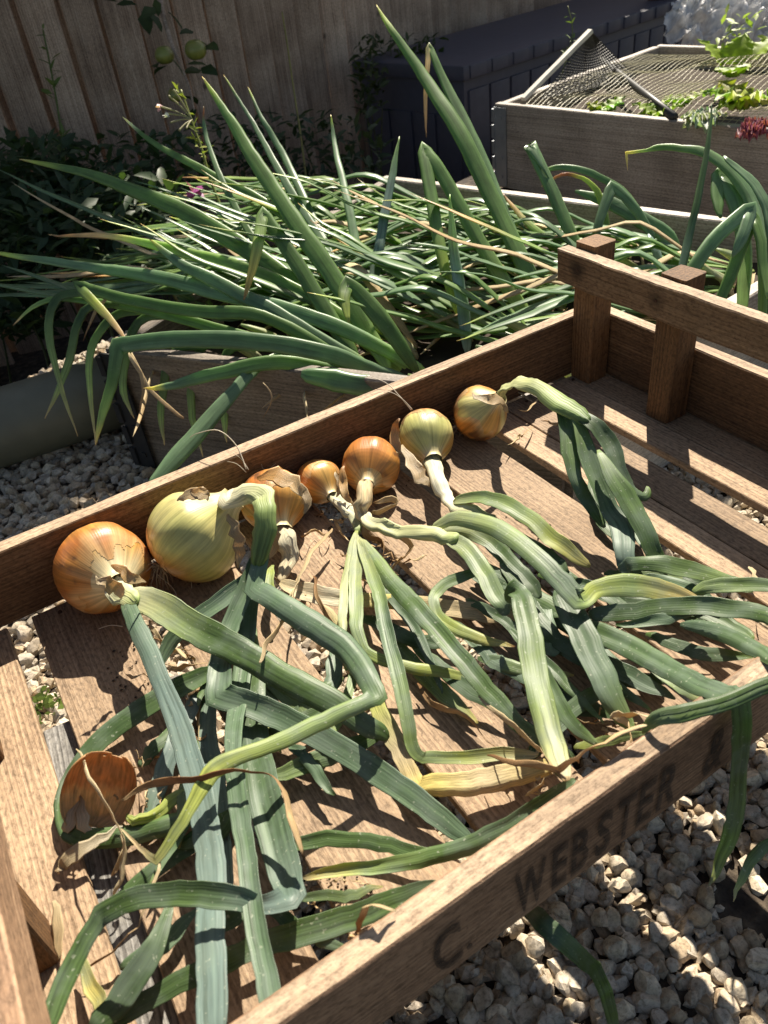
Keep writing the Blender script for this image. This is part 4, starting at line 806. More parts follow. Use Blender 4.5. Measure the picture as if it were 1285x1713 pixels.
# ------------------------------------------------------------------ onion plants growing in the raised bed
def soil_depth(px, py): return depth(Z(px, py, -.06))
NUP = Vector((-.30, -.75, .55)).normalized()
_pl = [0]
def dleaf(parent, D0, spec, pal, **kw):
    """spec: (px, py, depth offset, width px[, 'k'])"""
    _ls[0] += 1; out = []
    for q in spec:
        p = DP(q[0], q[1], D0+q[2]); out.append((p, q[3]*(D0+q[2])/FPX)+tuple(q[4:]))
    kw.setdefault('flat', .34); kw.setdefault('dent', .3); kw.setdefault('curl', .15); kw.setdefault('K', 12); kw.setdefault('N', NUP); kw.setdefault('lens', .0); kw.setdefault('rdg', .3)
    kw.setdefault('mat', MAT['bed_leaf'])
    return leaf(parent, out, pal, seed=_ls[0], step=.014, **kw)
TIP = [(0, 'lg'), (.2, 'g'), (.86, 'g'), (.94, 'yg'), (1, 'tan')]
TIPB = [(0, 'lg'), (.15, 'bg'), (.85, 'bg'), (.95, 'yg'), (1, 'tan')]
DRT = [(0, 'lg'), (.3, 'g'), (.7, 'lg'), (.82, 'tan'), (1, 'br')]
def plant(px, py, label, group='onion plants growing in the raised bed'):
    c = Z(px, py, -.065); e = empty('onion_plant', c); tag(e, label, 'onion plant', group); return e, depth(c)
A, dA = plant(668, 640, 'onion plant with long leaves sprawling over the bed side towards the pipe')
dleaf(A, dA, [(690, 640, -.02, 26), (620, 618, -.04, 30), (540, 590, -.06, 33), (400, 570, -.06, 33), (270, 570, -.04, 32), (198, 578, -.02, 30, 'k'), (188, 635, -.02, 22), (172, 690, -.02, 16), (160, 745, -.02, 3)], [(0, 'bg'), (.6, 'bg'), (.75, 'g'), (.9, 'lg'), (.96, 'y'), (1, 'tan')])
dleaf(A, dA, [(710, 620, 0, 22), (560, 545, 0, 28), (400, 498, .02, 28), (250, 462, .05, 24), (100, 440, .08, 15), (-20, 420, .1, 6)], TIPB)
dleaf(A, dA, [(650, 620, 0, 26), (600, 530, .01, 34), (520, 410, .03, 34), (440, 290, .06, 28), (385, 200, .08, 18), (338, 128, .09, 3)], TIP)
dleaf(A, dA, [(670, 620, .02, 24), (540, 510, .04, 32), (410, 415, .07, 34), (280, 342, .1, 30), (150, 292, .12, 18), (32, 266, .14, 3)], TIP)
dleaf(A, dA, [(700, 625, -.02, 26), (650, 550, -.03, 32), (606, 496, -.03, 30), (580, 474, -.03, 26, 'k'), (576, 500, -.04, 22), (584, 540, -.05, 12)], [(0, 'g'), (.7, 'g'), (1, 'yg')])
dleaf(A, dA, [(600, 610, 0, 26), (545, 520, .01, 30), (490, 430, .02, 28), (440, 356, .03, 22, 'k'), (430, 420, .01, 20), (408, 502, 0, 6)], [(0, 'g'), (.6, 'g'), (.75, 'lg'), (.9, 'dy'), (1, 'br')])
dleaf(A, dA, [(640, 630, -.01, 22), (500, 545, 0, 26), (380, 480, .02, 26), (300, 440, .03, 18), (250, 400, .05, 5)], TIPB)
dleaf(A, dA, [(600, 628, -.03, 18), (470, 606, -.05, 26), (360, 626, -.05, 24), (290, 645, -.05, 16), (240, 650, -.05, 3)], [(0, 'g'), (.8, 'bg'), (.9, 'y'), (1, 'tan')])
dleaf(A, dA, [(700, 642, -.06, 34), (620, 645, -.08, 38), (560, 636, -.08, 40), (504, 626, -.08, 34)], BG, flat=.6)
dleaf(A, dA, [(470, 590, -.02, 14), (430, 615, -.04, 20), (395, 650, -.06, 24), (345, 710, -.08, 30), (300, 760, -.1, 32), (250, 815, -.12, 30)], BG)
dleaf(A, dA, [(680, 615, .0, 20), (560, 520, .03, 22), (430, 455, .05, 24), (300, 420, .07, 20), (180, 395, .09, 10), (90, 395, .1, 3)], DRT)
dleaf(A, dA, [(560, 590, -.02, 20), (440, 530, -.02, 24), (330, 520, -.01, 24), (210, 500, .01, 22), (130, 478, .03, 22, 'k'), (190, 540, .0, 12), (215, 580, -.02, 3)], [(0, 'g'), (.7, 'g'), (.75, 'yg'), (.85, 'tan'), (1, 'br')])
dleaf(A, dA, [(520, 590, -.02, 18), (400, 560, -.01, 20), (250, 520, .02, 18), (120, 500, .05, 12), (60, 510, .06, 8), (22, 545, .06, 2)], [(0, 'g'), (.7, 'g'), (.88, 'lg'), (.95, 'tan'), (1, 'br')])
for k, (x0, y0, x1, y1, x2, y2) in enumerate(((190, 530, 150, 600, 160, 745), (140, 520, 110, 620, 75, 700), (230, 540, 205, 640, 225, 700), (95, 500, 85, 580, 130, 730), (290, 590, 270, 680, 275, 745), (335, 585, 320, 680, 340, 765), (380, 590, 375, 690, 380, 740))):
    dleaf(A, dA, [(x0+60, y0-10, .03, 14), (x0, y0, .04, 16), (x1, y1, .04, 14), (x2, y2, .03, 3)], [(0, 'g'), (.4, 'dg'), (.75, 'lg'), (1, 'tan')])
for spec in ([(215, 590, -.02, 9), (240, 640, -.02, 7), (232, 700, -.02, 2)], [(220, 590, -.02, 8), (250, 650, -.02, 7), (300, 695, -.03, 6), (308, 700, -.03, 2)], [(440, 640, -.1, 3), (455, 665, -.1, 3), (440, 700, -.1, 1)], [(190, 490, .02, 8), (160, 520, .02, 7), (140, 570, .02, 2)]):
    dleaf(A, dA, spec, [(0, 'straw'), (.5, 'tan'), (1, 'br')], mat=MAT['dry'], flat=.3, name='dry_tip')
Bp, dB = plant(905, 545, 'tallest onion plant, two long upright leaves rising above the storage box')
dleaf(Bp, dB, [(912, 545, 0, 28), (880, 455, .01, 32), (830, 345, .03, 32), (765, 215, .05, 30), (700, 115, .08, 22), (655, 50, .09, 12), (630, 8, .1, 2)], [(0, 'lg'), (.2, 'g'), (.8, 'g'), (.92, 'yg'), (1, 'y')])
dleaf(Bp, dB, [(925, 540, .02, 26), (890, 470, .03, 30), (840, 360, .05, 30), (792, 240, .07, 27), (745, 140, .09, 18), (718, 76, .1, 10, 'k'), (712, 150, .09, 8), (713, 230, .08, 3)], [(0, 'lg'), (.2, 'bg'), (.7, 'g'), (.78, 'tan'), (1, 'br')])
dleaf(Bp, dB, [(895, 550, -.02, 24), (855, 490, -.02, 27), (800, 400, -.01, 28), (745, 300, .0, 26), (708, 248, .01, 24, 'k'), (722, 330, -.01, 24), (738, 420, -.03, 22), (765, 525, -.05, 14)], [(0, 'lg'), (.3, 'g'), (.8, 'g'), (1, 'yg')])
dleaf(Bp, dB, [(782, 590, -.06, 22), (772, 500, -.06, 22), (758, 410, -.06, 18), (752, 325, -.06, 4)], [(0, 'b'), (.5, 'b'), (1, 'lg')])
Cp, dC = plant(620, 560, 'onion plant whose slim grey-green leaf stands upright before the box')
dleaf(Cp, dC, [(615, 560, 0, 22), (622, 480, .02, 20), (638, 390, .04, 18), (655, 300, .06, 14), (668, 228, .07, 3)], [(0, 'b'), (.7, 'b'), (1, 'lg')])
dleaf(Cp, dC, [(630, 560, 0, 18), (600, 430, .06, 18), (580, 330, .1, 15), (560, 240, .15, 9), (553, 192, .16, 2)], TIPB)
dleaf(Cp, dC, [(600, 560, 0, 16), (560, 440, .08, 16), (480, 310, .15, 14), (420, 200, .2, 8), (374, 125, .22, 2)], TIPB)
dleaf(Cp, dC, [(620, 560, .02, 16), (540, 400, .12, 16), (480, 270, .2, 13), (440, 200, .22, 8), (415, 145, .24, 2)], TIPB)
dleaf(Cp, dC, [(560, 540, .05, 14), (440, 420, .12, 14), (380, 320, .16, 12), (345, 230, .2, 8), (340, 178, .2, 2)], [(0, 'g'), (.85, 'bg'), (.93, 'red'), (1, 'tan')])
dleaf(Cp, dC, [(600, 470, .1, 16), (460, 350, .16, 16), (350, 290, .2, 15), (260, 240, .24, 10), (205, 195, .26, 2)], [(0, 'g'), (.85, 'g'), (.92, 'white'), (1, 'straw')])
Dp, dD = plant(985, 470, 'onion plant with bent-over leaves beside the tray post')
dD -= .05
dleaf(Dp, dD, [(990, 480, 0, 20), (955, 390, 0, 24), (920, 310, .01, 24), (886, 242, .02, 24, 'k'), (905, 275, .01, 8), (920, 302, .01, 3)], [(0, 'g'), (.8, 'bg'), (1, 'dg')])
dleaf(Dp, dD, [(1125, 480, .05, 28), (1128, 420, .04, 30), (1112, 392, .03, 32), (1060, 360, .03, 30), (1010, 335, .04, 24), (962, 320, .05, 12)], BG)
dleaf(Dp, dD, [(985, 480, -.02, 16), (1000, 380, -.02, 18), (1024, 312, -.01, 20, 'k'), (1060, 345, -.01, 20), (1095, 400, 0, 18)], BG)
dleaf(Dp, dD, [(1110, 420, .08, 16), (1050, 330, .1, 15), (990, 290, .1, 13), (930, 280, .11, 10), (905, 292, .11, 3)], [(0, 'g'), (.7, 'bg'), (.95, 'lg'), (1, 'tan')])
dleaf(Dp, dD, [(1020, 400, .03, 14), (1005, 330, .03, 14), (975, 298, .03, 8), (940, 292, .03, 6), (905, 312, .04, 2)], [(0, 'g'), (.5, 'yg'), (.7, 'red'), (1, 'tan')])
dleaf(Dp, dD, [(1000, 480, 0, 14), (940, 420, .02, 16), (880, 370, .04, 12), (840, 322, .06, 3)], [(0, 'g'), (.6, 'lg'), (.8, 'tan'), (1, 'br')])
dleaf(Dp, dD, [(1110, 470, -.03, 18), (1098, 420, -.03, 18), (1084, 392, -.02, 12)], BL)
Ep, dE = plant(1210, 560, 'onion plant behind the tray rail with a leaf drooping over the grey bed wall')
dE -= .12
dleaf(Ep, dE, [(1275, 560, 0, 26), (1278, 440, 0, 26), (1262, 350, .02, 26), (1225, 290, .03, 24), (1180, 256, .04, 20), (1140, 248, .05, 14), (1100, 246, .06, 12), (1082, 252, .06, 6), (1048, 256, .06, 6, 'k'), (1050, 285, .06, 2)], [(0, 'lg'), (.2, 'bg'), (.65, 'g'), (.8, 'lg'), (.86, 'y'), (1, 'tan')])
dleaf(Ep, dE, [(1120, 560, -.04, 14), (1145, 430, -.03, 16), (1170, 320, -.02, 14), (1186, 230, -.01, 9), (1191, 172, 0, 2)], [(0, 'b'), (.4, 'dg'), (1, 'dg')])
dleaf(Ep, dE, [(1130, 500, -.04, 22), (1165, 440, -.04, 26), (1215, 380, -.03, 28), (1258, 348, -.02, 26, 'k'), (1240, 400, -.03, 22), (1225, 430, -.03, 10)], BG)
dleaf(Ep, dE, [(1240, 560, .0, 24), (1245, 420, .02, 30), (1232, 340, .03, 34), (1205, 292, .04, 34, 'k'), (1200, 330, .03, 26), (1205, 365, .02, 14)], [(0, 'lg'), (.4, 'bg'), (1, 'g')])
dleaf(Ep, dE, [(1290, 560, -.02, 24), (1292, 400, -.01, 24), (1270, 320, .0, 20), (1210, 262, .02, 12)], BG)
dleaf(Ep, dE, [(1180, 560, -.02, 20), (1230, 440, -.02, 24), (1262, 360, -.02, 22, 'k'), (1275, 420, -.03, 20), (1285, 500, -.04, 14)], GR)
# the flopped mass of leaves
flop = Vector((-.84, .50, 0)).normalized()
nP_ = 0
for j in range(7):
    for i in range(6):
        u = (i+.5+rnd.uniform(-.3, .3))/6; v = (j+.5+rnd.uniform(-.3, .3))/7
        b0 = BED_FL.lerp(BED_FR, u).lerp(BED_BL.lerp(BED_BR, u), v); c = Vector((b0.x, b0.y, -.07))
        if c.x < .72 and c.y < .43: continue
        nP_ += 1
        e = empty('onion_plant', c); tag(e, 'onion plant with leaves flopped flat across the raised bed', 'onion plant', 'flopped onion plants massed in the raised bed')
        nl = rnd.randint(6, 8)
        for q in range(nl):
            for attempt in range(8):
                an = rnd.gauss(-.10, .30); d = Matrix.Rotation(an, 3, 'Z') @ flop; L = rnd.uniform(.28, .50); H = rnd.uniform(.04, .11); wd = rnd.uniform(.010, .020); pts = []; rise = rnd.random() < .22
                bend = rnd.gauss(0, .2); kk = rnd.random() < .35; n_ = 7; dr = rnd.uniform(.3, .8); ok = True
                for t in range(n_):
                    f = t/(n_-1); hz = f**.9*L; dd = Matrix.Rotation(bend*f, 3, 'Z') @ d
                    z = (H*min(1, f/.3)**.8 - (max(0, f-.3)/.7)*H*dr) if not rise else f*L*rnd.uniform(.42, .46)
                    p = c+dd*hz+Vector((0, 0, z))
                    if in_bed(p): p.z = max(p.z, -.055)
                    else: p.z = max(p.z, .006)
                    ux, uy, _d = px_of(p)
                    if uy > (505 if ux < 350 else 535 if ux < 600 else 600) or uy < (275 if ux < 640 else 318+.122*(ux-669)): ok = False
                    if p.y < .45 and p.x < .74: ok = False
                    pts.append((p, wd*(.75, 1, 1.05, 1, .85, .6, .1)[t]) + (('k',) if kk and t == 4 else ()))
                if ok: break
            if not ok: continue
            pal = rnd.choice((TIP, TIPB, TIP, TIPB, TIP, DRT, BG, BG, TIPB, TN, TIP, BG)); _ls[0] += 1
            leaf(e, pts, pal, flat=.30, dent=.3, K=10, curl=.12, mat=MAT['bed_leaf'] if pal is not TN else MAT['dry'], N=Vector((0, 0, 1)), lens=.0, step=.022, seed=_ls[0], rdg=.3)
        # pale stem base and a dry leaf
        _ls[0] += 1
        leaf(e, [(c, .016), (c+Vector((flop.x*.02, flop.y*.02, .03)), .015), (c+Vector((flop.x*.06, flop.y*.06, .055)), .012)], [(0, 'white'), (.6, 'pale'), (1, 'lg')], name='stem', flat=.9, dent=0, K=8, lens=.0, seed=_ls[0], step=.02)
        d = Matrix.Rotation(rnd.uniform(-2, 2), 3, 'Z') @ flop
        leaf(e, [(c+Vector((0, 0, .01)), .006), (c+d*.06+Vector((0, 0, .03)), .009), (c+d*.14+Vector((0, 0, .02)), .007), (c+d*.2+Vector((0, 0, .018)), .002)], TN, name='dry_leaf', flat=.25, K=6, mat=MAT['dry'], twist=.5, seed=_ls[0], step=.02)

# ------------------------------------------------------------------ foliage helpers
def blades(points, size, colA, colB, seed, up=.3, ratio=.38, droop=0.0):
    """pointed leaves with a folded midrib, one per point"""
    rr = random.Random(seed); V = []; Fc = []; U = []; Cc = []
    for p in points:
        d = Vector((rr.gauss(0, 1), rr.gauss(0, 1), rr.gauss(up, .5)-droop)).normalized(); s = d.cross(Vector((rr.gauss(0, .4), rr.gauss(0, .4), 1))).normalized(); n = s.cross(d)
        L = size*rr.uniform(.6, 1.25); w_ = L*ratio*.5; b = len(V); c = mixc(colA, colB, rr.random())
        V += [p, p+d*L*.35+s*w_+n*L*.06, p+d*L*.45, p+d*L*.35-s*w_+n*L*.06, p+d*L*.75+s*w_*.6+n*L*.02, p+d*L*.8-n*L*.03, p+d*L*.75-s*w_*.6+n*L*.02, p+d*L-n*L*.1]
        Fc += [(b, b+2, b+1), (b, b+3, b+2), (b+1, b+2, b+5, b+4), (b+2, b+3, b+6, b+5), (b+4, b+5, b+7), (b+5, b+6, b+7)]
        U += [(.5, 0), (0, .35), (.5, .45), (1, .35), (.2, .75), (.5, .8), (.8, .75), (.5, 1)]; Cc += [c]*8
    return V, Fc, U, Cc
def stem_tube(parent, pts, r0, r1, col, name='stem'):
    S = [Vector(p) for p in spline([tuple(p) for p in pts], 6)]; n = len(S); V, Fc = tube_mesh(S, [r0+(r1-r0)*i/(n-1) for i in range(n)], 6)
    return put(name, V, Fc, parent, MAT['foliage'], True, [(k % 6/6, k//6/4) for k in range(len(V))], [col]*len(V))
def shrub(label, boxes, n, size, colA, colB, seed, base):
    e = empty('leafy_shrub', base); tag(e, label, 'shrub'); rr = random.Random(seed); P = []
    for _ in range(n):
        x0, x1, y0, y1, d0, d1 = rr.choice(boxes); P.append(DP(rr.uniform(x0, x1), y0+(y1-y0)*rr.random()**.8, rr.uniform(d0, d1)))
    f = put('foliage', *blades(P, size, colA, colB, seed)[:2], e, MAT['foliage']); v, fc, u, c = blades(P, size, colA, colB, seed); bpy.data.objects.remove(f)
    tag(put('foliage', v, fc, e, MAT['foliage'], True, u, c), kind='stuff')
    for q in range(7):
        p = rr.choice(P); b_ = Vector((p.x+rr.uniform(-.08, .08), p.y+rr.uniform(-.08, .08), ground_z(p.x, p.y))); stem_tube(e, [b_, b_.lerp(p, .5)+Vector((rr.uniform(-.03, .03), 0, 0)), p], .004, .0015, (.09, .10, .04))
    return e
shrub('dark leafy shrub at the foot of the fence, furthest from the box', [(-60, 120, 235, 420, 1.75, 2.1), (-60, 90, 330, 560, 1.6, 1.9)], 1500, .055, (.035, .065, .03), (.07, .11, .05), 11, Z(30, 500, -.4))
shrub('dark low shrub between the fence and the flopped onion leaves', [(90, 330, 225, 430, 1.8, 2.2), (120, 300, 300, 480, 1.6, 1.9)], 1700, .05, (.03, .06, .028), (.065, .10, .045), 12, Z(200, 420, -.45))
shrub('thin dark weeds in the shade by the storage box', [(330, 640, 190, 300, 2.15, 2.4)], 420, .045, (.03, .05, .025), (.06, .09, .04), 13, Z(480, 300, -.5))
# ivy behind the box
shrub('ivy clump between the fence and the storage box lid', [(600, 735, 60, 100, 2.62, 2.75), (596, 640, 90, 190, 2.5, 2.65)], 260, .04, (.04, .06, .02), (.07, .09, .035), 14, DP(640, 200, 2.6))
# tall weed stalk, pale cane, flowering weed
def weed(label, pts, dep, r0, r1, col, leaves, seed, size=.03, lc=((.10, .16, .04), (.17, .22, .06))):
    P = [DP(x, y, dep) for x, y in pts]; e = empty('weed_stalk', P[0]); tag(e, label, 'weed'); stem_tube(e, P, r0, r1, col); rr = random.Random(seed)
    if leaves:
        S = [Vector(p) for p in spline([tuple(p) for p in P], 8)]; L = [rr.choice(S[len(S)//4:])+Vector((rr.gauss(0, .004), rr.gauss(0, .004), 0)) for _ in range(leaves)]
        v, f, u, c = blades(L, size, *lc, seed, up=.6, ratio=.3); put('leaves', v, f, e, MAT['foliage'], True, u, c)
    return e, P
weed('tall green weed stalk in front of the fence', [(125, 420), (112, 300), (98, 190), (84, 110), (72, 50)], 1.95, .0035, .002, (.13, .17, .05), 26, 5, .034)
weed('pale yellow bare cane leaning on the fence', [(512, 300), (505, 240), (490, 140), (480, 70), (472, 20)], 2.2, .003, .0022, (.36, .31, .12), 0, 6)
fw, P = weed('flowering weed with pale seed pods and a purple bloom', [(375, 360), (352, 300), (338, 250), (322, 205), (303, 150)], 1.5, .003, .0016, (.26, .29, .08), 30, 7, .022, ((.22, .26, .06), (.34, .36, .10)))
for x, y in ((268, 178), (278, 190), (285, 205), (300, 218), (290, 150), (282, 160), (312, 215)):
    stem_tube(fw, [DP(322, 200, 1.5), DP((x+322)/2, (y+195)/2, 1.49), DP(x, y, 1.48)], .0009, .0018, (.42, .38, .22), 'seed_pod')
def petal_head(parent, c, r, col, n=7, seed=0):
    rr = random.Random(seed); v, f, u, cc = blades([c]*n, r, col, tuple(x*1.3 for x in col), seed, up=.5, ratio=.9); return put('petals', v, f, parent, MAT['foliage'], True, u, cc)
petal_head(fw, DP(323, 322, 1.45), .022, (.38, .10, .30), 9, 3); petal_head(fw, DP(268, 180, 1.48), .01, (.62, .35, .40), 5, 4); petal_head(fw, DP(280, 196, 1.48), .01, (.7, .68, .66), 5, 5)
weed('thin flowering stalk with buds between the box and the netted bed', [(935, 140), (950, 90), (958, 50), (950, 10)], 2.1, .002, .0012, (.20, .22, .08), 14, 8, .02)

# ------------------------------------------------------------------ apple tree: trunk and crown stand above and beside the view, one branch droops into it
tree = empty('apple_tree', (.10, 2.12, -.5)); tag(tree, 'apple tree branch with green apples drooping in front of the fence', 'apple tree')
V, Fc = tube_mesh([Vector(p) for p in spline([(.10, 2.12, -.52), (.14, 2.10, .2), (.22, 2.08, .8), (.5, 2.06, 1.15), (.95, 2.05, 1.35)], 6)], [.05-.0014*i for i in range(25)], 10)
put('trunk', V, Fc, tree, MAT['fence'])
br = [DP(262, -60, 2.05), DP(268, 0, 2.0), DP(283, 60, 1.95), DP(302, 110, 1.93), DP(318, 150, 1.92), DP(330, 215, 1.92)]
V, Fc = tube_mesh([Vector(p) for p in spline([(.6, 2.05, 1.15), (.62, 1.95, .8)]+[tuple(p) for p in br], 5)], [.012-.0003*i for i in range(36)], 7); put('branch', V, Fc, tree, MAT['fence'])
rr = random.Random(21); P = []
for _ in range(1500):
    d = Vector((rr.gauss(0, 1), rr.gauss(0, 1), rr.gauss(0, 1))).normalized()*(rr.random()**.4); P.append(Vector((.93+d.x*.42, 2.06+d.y*.34, 1.38+d.z*.34)))
v, f, u, c = blades(P, .075, (.045, .085, .03), (.09, .14, .045), 22, ratio=.6); tag(put('crown', v, f, tree, MAT['foliage'], True, u, c), kind='stuff')
P = [DP(x+rr.gauss(0, 9), y+rr.gauss(0, 9), 1.94+rr.gauss(0, .03)) for x, y in ((205, 25), (215, 15), (235, 20), (250, 35), (275, 15), (285, 25), (300, 12), (330, 60), (345, 75), (335, 90), (275, 100), (285, 110), (318, 118), (300, 130), (340, 115), (325, 125), (310, 160), (330, 165), (262, 5), (200, 5))]
v, f, u, c = blades(P, .055, (.03, .055, .022), (.07, .10, .035), 23, ratio=.65, droop=.6); put('leaves', v, f, tree, MAT['foliage'], True, u, c)
for (x, y, r) in ((327, 83, 18), (275, 92, 16), (294, 158, 13)):
    c0 = DP(x, y, 1.9); R0 = r*1.9/FPX; V = []; Fc = []; U = []; Cc = []
    for j in range(15):
        th = math.pi*j/14; q = math.sin(th)*(1-.08*math.cos(th)); h = math.cos(th)*(.9-.22*math.exp(-(th/.35)**2)-.15*math.exp(-((math.pi-th)/.3)**2))
        for k in range(20):
            an = k/20*6.283; V.append(c0+Vector((math.cos(an)*q, math.sin(an)*q, h))*R0); U.append((k/20, j/14)); Cc.append(mixc((.20, .22, .05), (.30, .20, .06), max(0, noise.noise(V[-1]*40))))
    for j in range(14):
        for k in range(20): Fc.append((j*20+k, j*20+(k+1) % 20, (j+1)*20+(k+1) % 20, (j+1)*20+k))
    ap = put('apple', V, Fc, tree, MAT['apple'], True, U, Cc)

# ------------------------------------------------------------------ the netted bed
def b2(u, v, z): p = c1.lerp(c2, u).lerp(c4.lerp(c3, u), v); return Vector((p.x, p.y, z))
def net_height(u, v):
    return -.028+.022*min(1, v*8)*min(1, (1-v)*8)+.05*math.sin(math.pi*min(1, v*1.1))*max(0, u-.25)*1.5+.06*math.exp(-((v-.45-.25*u)/.10)**2)*u+.018*noise.noise(Vector((u*6, v*6, 2)))
def net_mesh(fn, nu, nv, r, jitter=.0):
    G = [[fn(i/nu, j/nv) for j in range(nv+1)] for i in range(nu+1)]; V = []; Fc = []
    def seg(a, b):
        d = b-a
        if d.length < 1e-6: return
        d.normalize(); s = d.orthogonal().normalized(); t = d.cross(s); k0 = len(V)
        for p in (a, b):
            for q in range(3): an = q*2.094; V.append(p+(s*math.cos(an)+t*math.sin(an))*r)
        for q in range(3): Fc.append((k0+q, k0+(q+1) % 3, k0+3+(q+1) % 3, k0+3+q))
    for i in range(nu+1):
        for j in range(nv+1):
            if i < nu: seg(G[i][j], G[i+1][j])
            if j < nv: seg(G[i][j], G[i][j+1])
    return V, Fc
V, Fc = net_mesh(lambda u, v: b2(.02+u*.97+.004*noise.noise(Vector((u*30, v*30, 0))), .03+v*.94, net_height(u, v)), 62, 46, .0005)
net = put('garden_net', V, Fc, None, MAT['net'], False); tag(net, 'fine olive garden net draped over the far bed', 'net')
# pale batten, black pole, black net triangle
def bar(name, a, b, r, mat, label, cat):
    V, Fc = tube_mesh([a, a.lerp(b, .33), a.lerp(b, .66), b], r, 8); return tag(put(name, V, Fc, None, mat), label, cat)
s0 = b2(.06, .02, .004); s1 = DP(988, 52, depth(s0)+.02)
d = (s1-s0); bt = board('batten', (d.length, .016, .010), tuple((s0+s1)/2), MAT['white_stick'], None, rot=d.to_track_quat('X', 'Z').to_euler(), seed=77); tag(bt, 'pale wooden batten leaning up from the netted bed corner', 'batten')
q0 = DP(1128, 196, depth(Z(1128, 196, .0))); q1 = DP(1005, 100, depth(Z(1060, 100, -.02)))
bar('black_pole', q0, q1, .009, MAT['black_net'], 'black plastic pole lying across the garden net', 'pole')
t0, t1, t2 = s1, DP(905, 165, depth(s0)+.03), DP(1065, 130, depth(s0)+.30)
V, Fc = net_mesh(lambda u, v: t0.lerp(t1.lerp(t2, u), v)+Vector((0, 0, -.015*math.sin(v*3.1)*math.sin(u*3.1))), 22, 24, .0012); bn_ = put('black_net', V, Fc, None, MAT['black_net'], False); tag(bn_, 'coarse black net hung from the pale batten', 'net')
def frilly(parent, c, d, L, W, col, seed, frill=.12, name='leaf'):
    """broad leaf with a wavy margin, from c along d"""
    rr = random.Random(seed); d = d.normalized(); s = d.cross(Vector((0, 0, 1))); s = s.normalized() if s.length > .1 else Vector((1, 0, 0)); n = s.cross(d).normalized(); V = []; Fc = []; U = []; Cc = []; A_, B_ = 14, 12; o_ = rr.random()*50
    for i in range(A_+1):
        f = i/A_; ww = W*math.sin(math.pi*min(1, f*.86+.14))**.7*(1+.12*noise.noise(Vector((f*7, o_, 0))))
        for j in range(B_+1):
            g = j/B_*2-1; fr_ = frill*W*abs(g)**2*math.sin(f*26+g*3+o_)
            V.append(c+d*(L*f*(1-.12*g*g))+s*(ww*.5*g)+n*(fr_-L*.35*f*f+abs(g)*W*.10)); U.append((j/B_, f)); m = .8+.4*abs(g)+.2*noise.noise(Vector((f*5, g*5, o_))); Cc.append(tuple(x*m for x in col))
    for i in range(A_):
        for j in range(B_): a = i*(B_+1)+j; Fc.append((a, a+1, a+B_+2, a+B_+1))
    return put(name, V, Fc, parent, MAT['foliage'], True, U, Cc)
def rosette(label, px, py, dep, n, L, W, col, seed, frill=.12, cat='lettuce', up=.7, name='lettuce'):
    c = DP(px, py, dep); e = empty(name, c); tag(e, label, cat); rr = random.Random(seed)
    for k in range(n):
        an = 6.283*k/n+rr.uniform(-.3, .3); frilly(e, c, Vector((math.cos(an), math.sin(an), up+rr.uniform(-.3, .4))), L*rr.uniform(.7, 1.1), W*rr.uniform(.8, 1.15), tuple(x*rr.uniform(.8, 1.2) for x in col), seed*20+k, frill)
    return e
db = depth(s0)
def dz(px, py, z, o=0): return depth(Z(px, py, z))+o
rosette('small bright lettuce under the net beside the pale batten', 1010, 190, dz(1010, 190, -.02), 6, .06, .055, (.22, .33, .05), 1)
rosette('bright lettuce under the net beside the black pole', 1100, 198, dz(1100, 198, -.02), 6, .06, .055, (.22, .33, .05), 2)
rosette('yellow-green lettuce under the net at the head of the frilly leaves', 1140, 178, dz(1140, 178, -.03), 5, .075, .05, (.30, .36, .05), 3)
rosette('bright frilly lettuce above the red leaves', 1240, 180, dz(1240, 190, .0), 8, .08, .065, (.28, .36, .07), 4, .22)
rosette('red frilly lettuce hanging over the bed wall', 1262, 212, dz(1262, 222, -.005, -.05), 9, .034, .034, (.30, .075, .12), 5, .3, up=.0)
rosette('pale grey-green leafy plant spilling over the bed wall', 1175, 198, dz(1175, 205, -.005, -.03), 8, .05, .045, (.30, .35, .26), 6, .25, up=.2)
sq = rosette('squash plant with sunlit round leaves beside the plastic sheet', 1225, 130, dz(1225, 140, .0), 4, .06, .06, (.24, .34, .04), 7, .06, 'squash plant', 1.0, 'squash_plant')
for (x, y, L_, sx) in ((1205, 112, .085, -.5), (1228, 108, .075, .1), (1258, 100, .07, .5)): frilly(sq, DP(x, y, db+.02), -CF*.35+CU*.8+CR*sx, L_, L_*1.05, (.28, .40, .04), x, .05)
v, f, u, c = blades([DP(1240+random.Random(k).gauss(0, 20), 60+random.Random(k+50).gauss(0, 18), db+.05) for k in range(60)], .03, (.30, .40, .10), (.45, .5, .2), 9); put('flower_sprays', v, f, sq, MAT['foliage'], True, u, c)
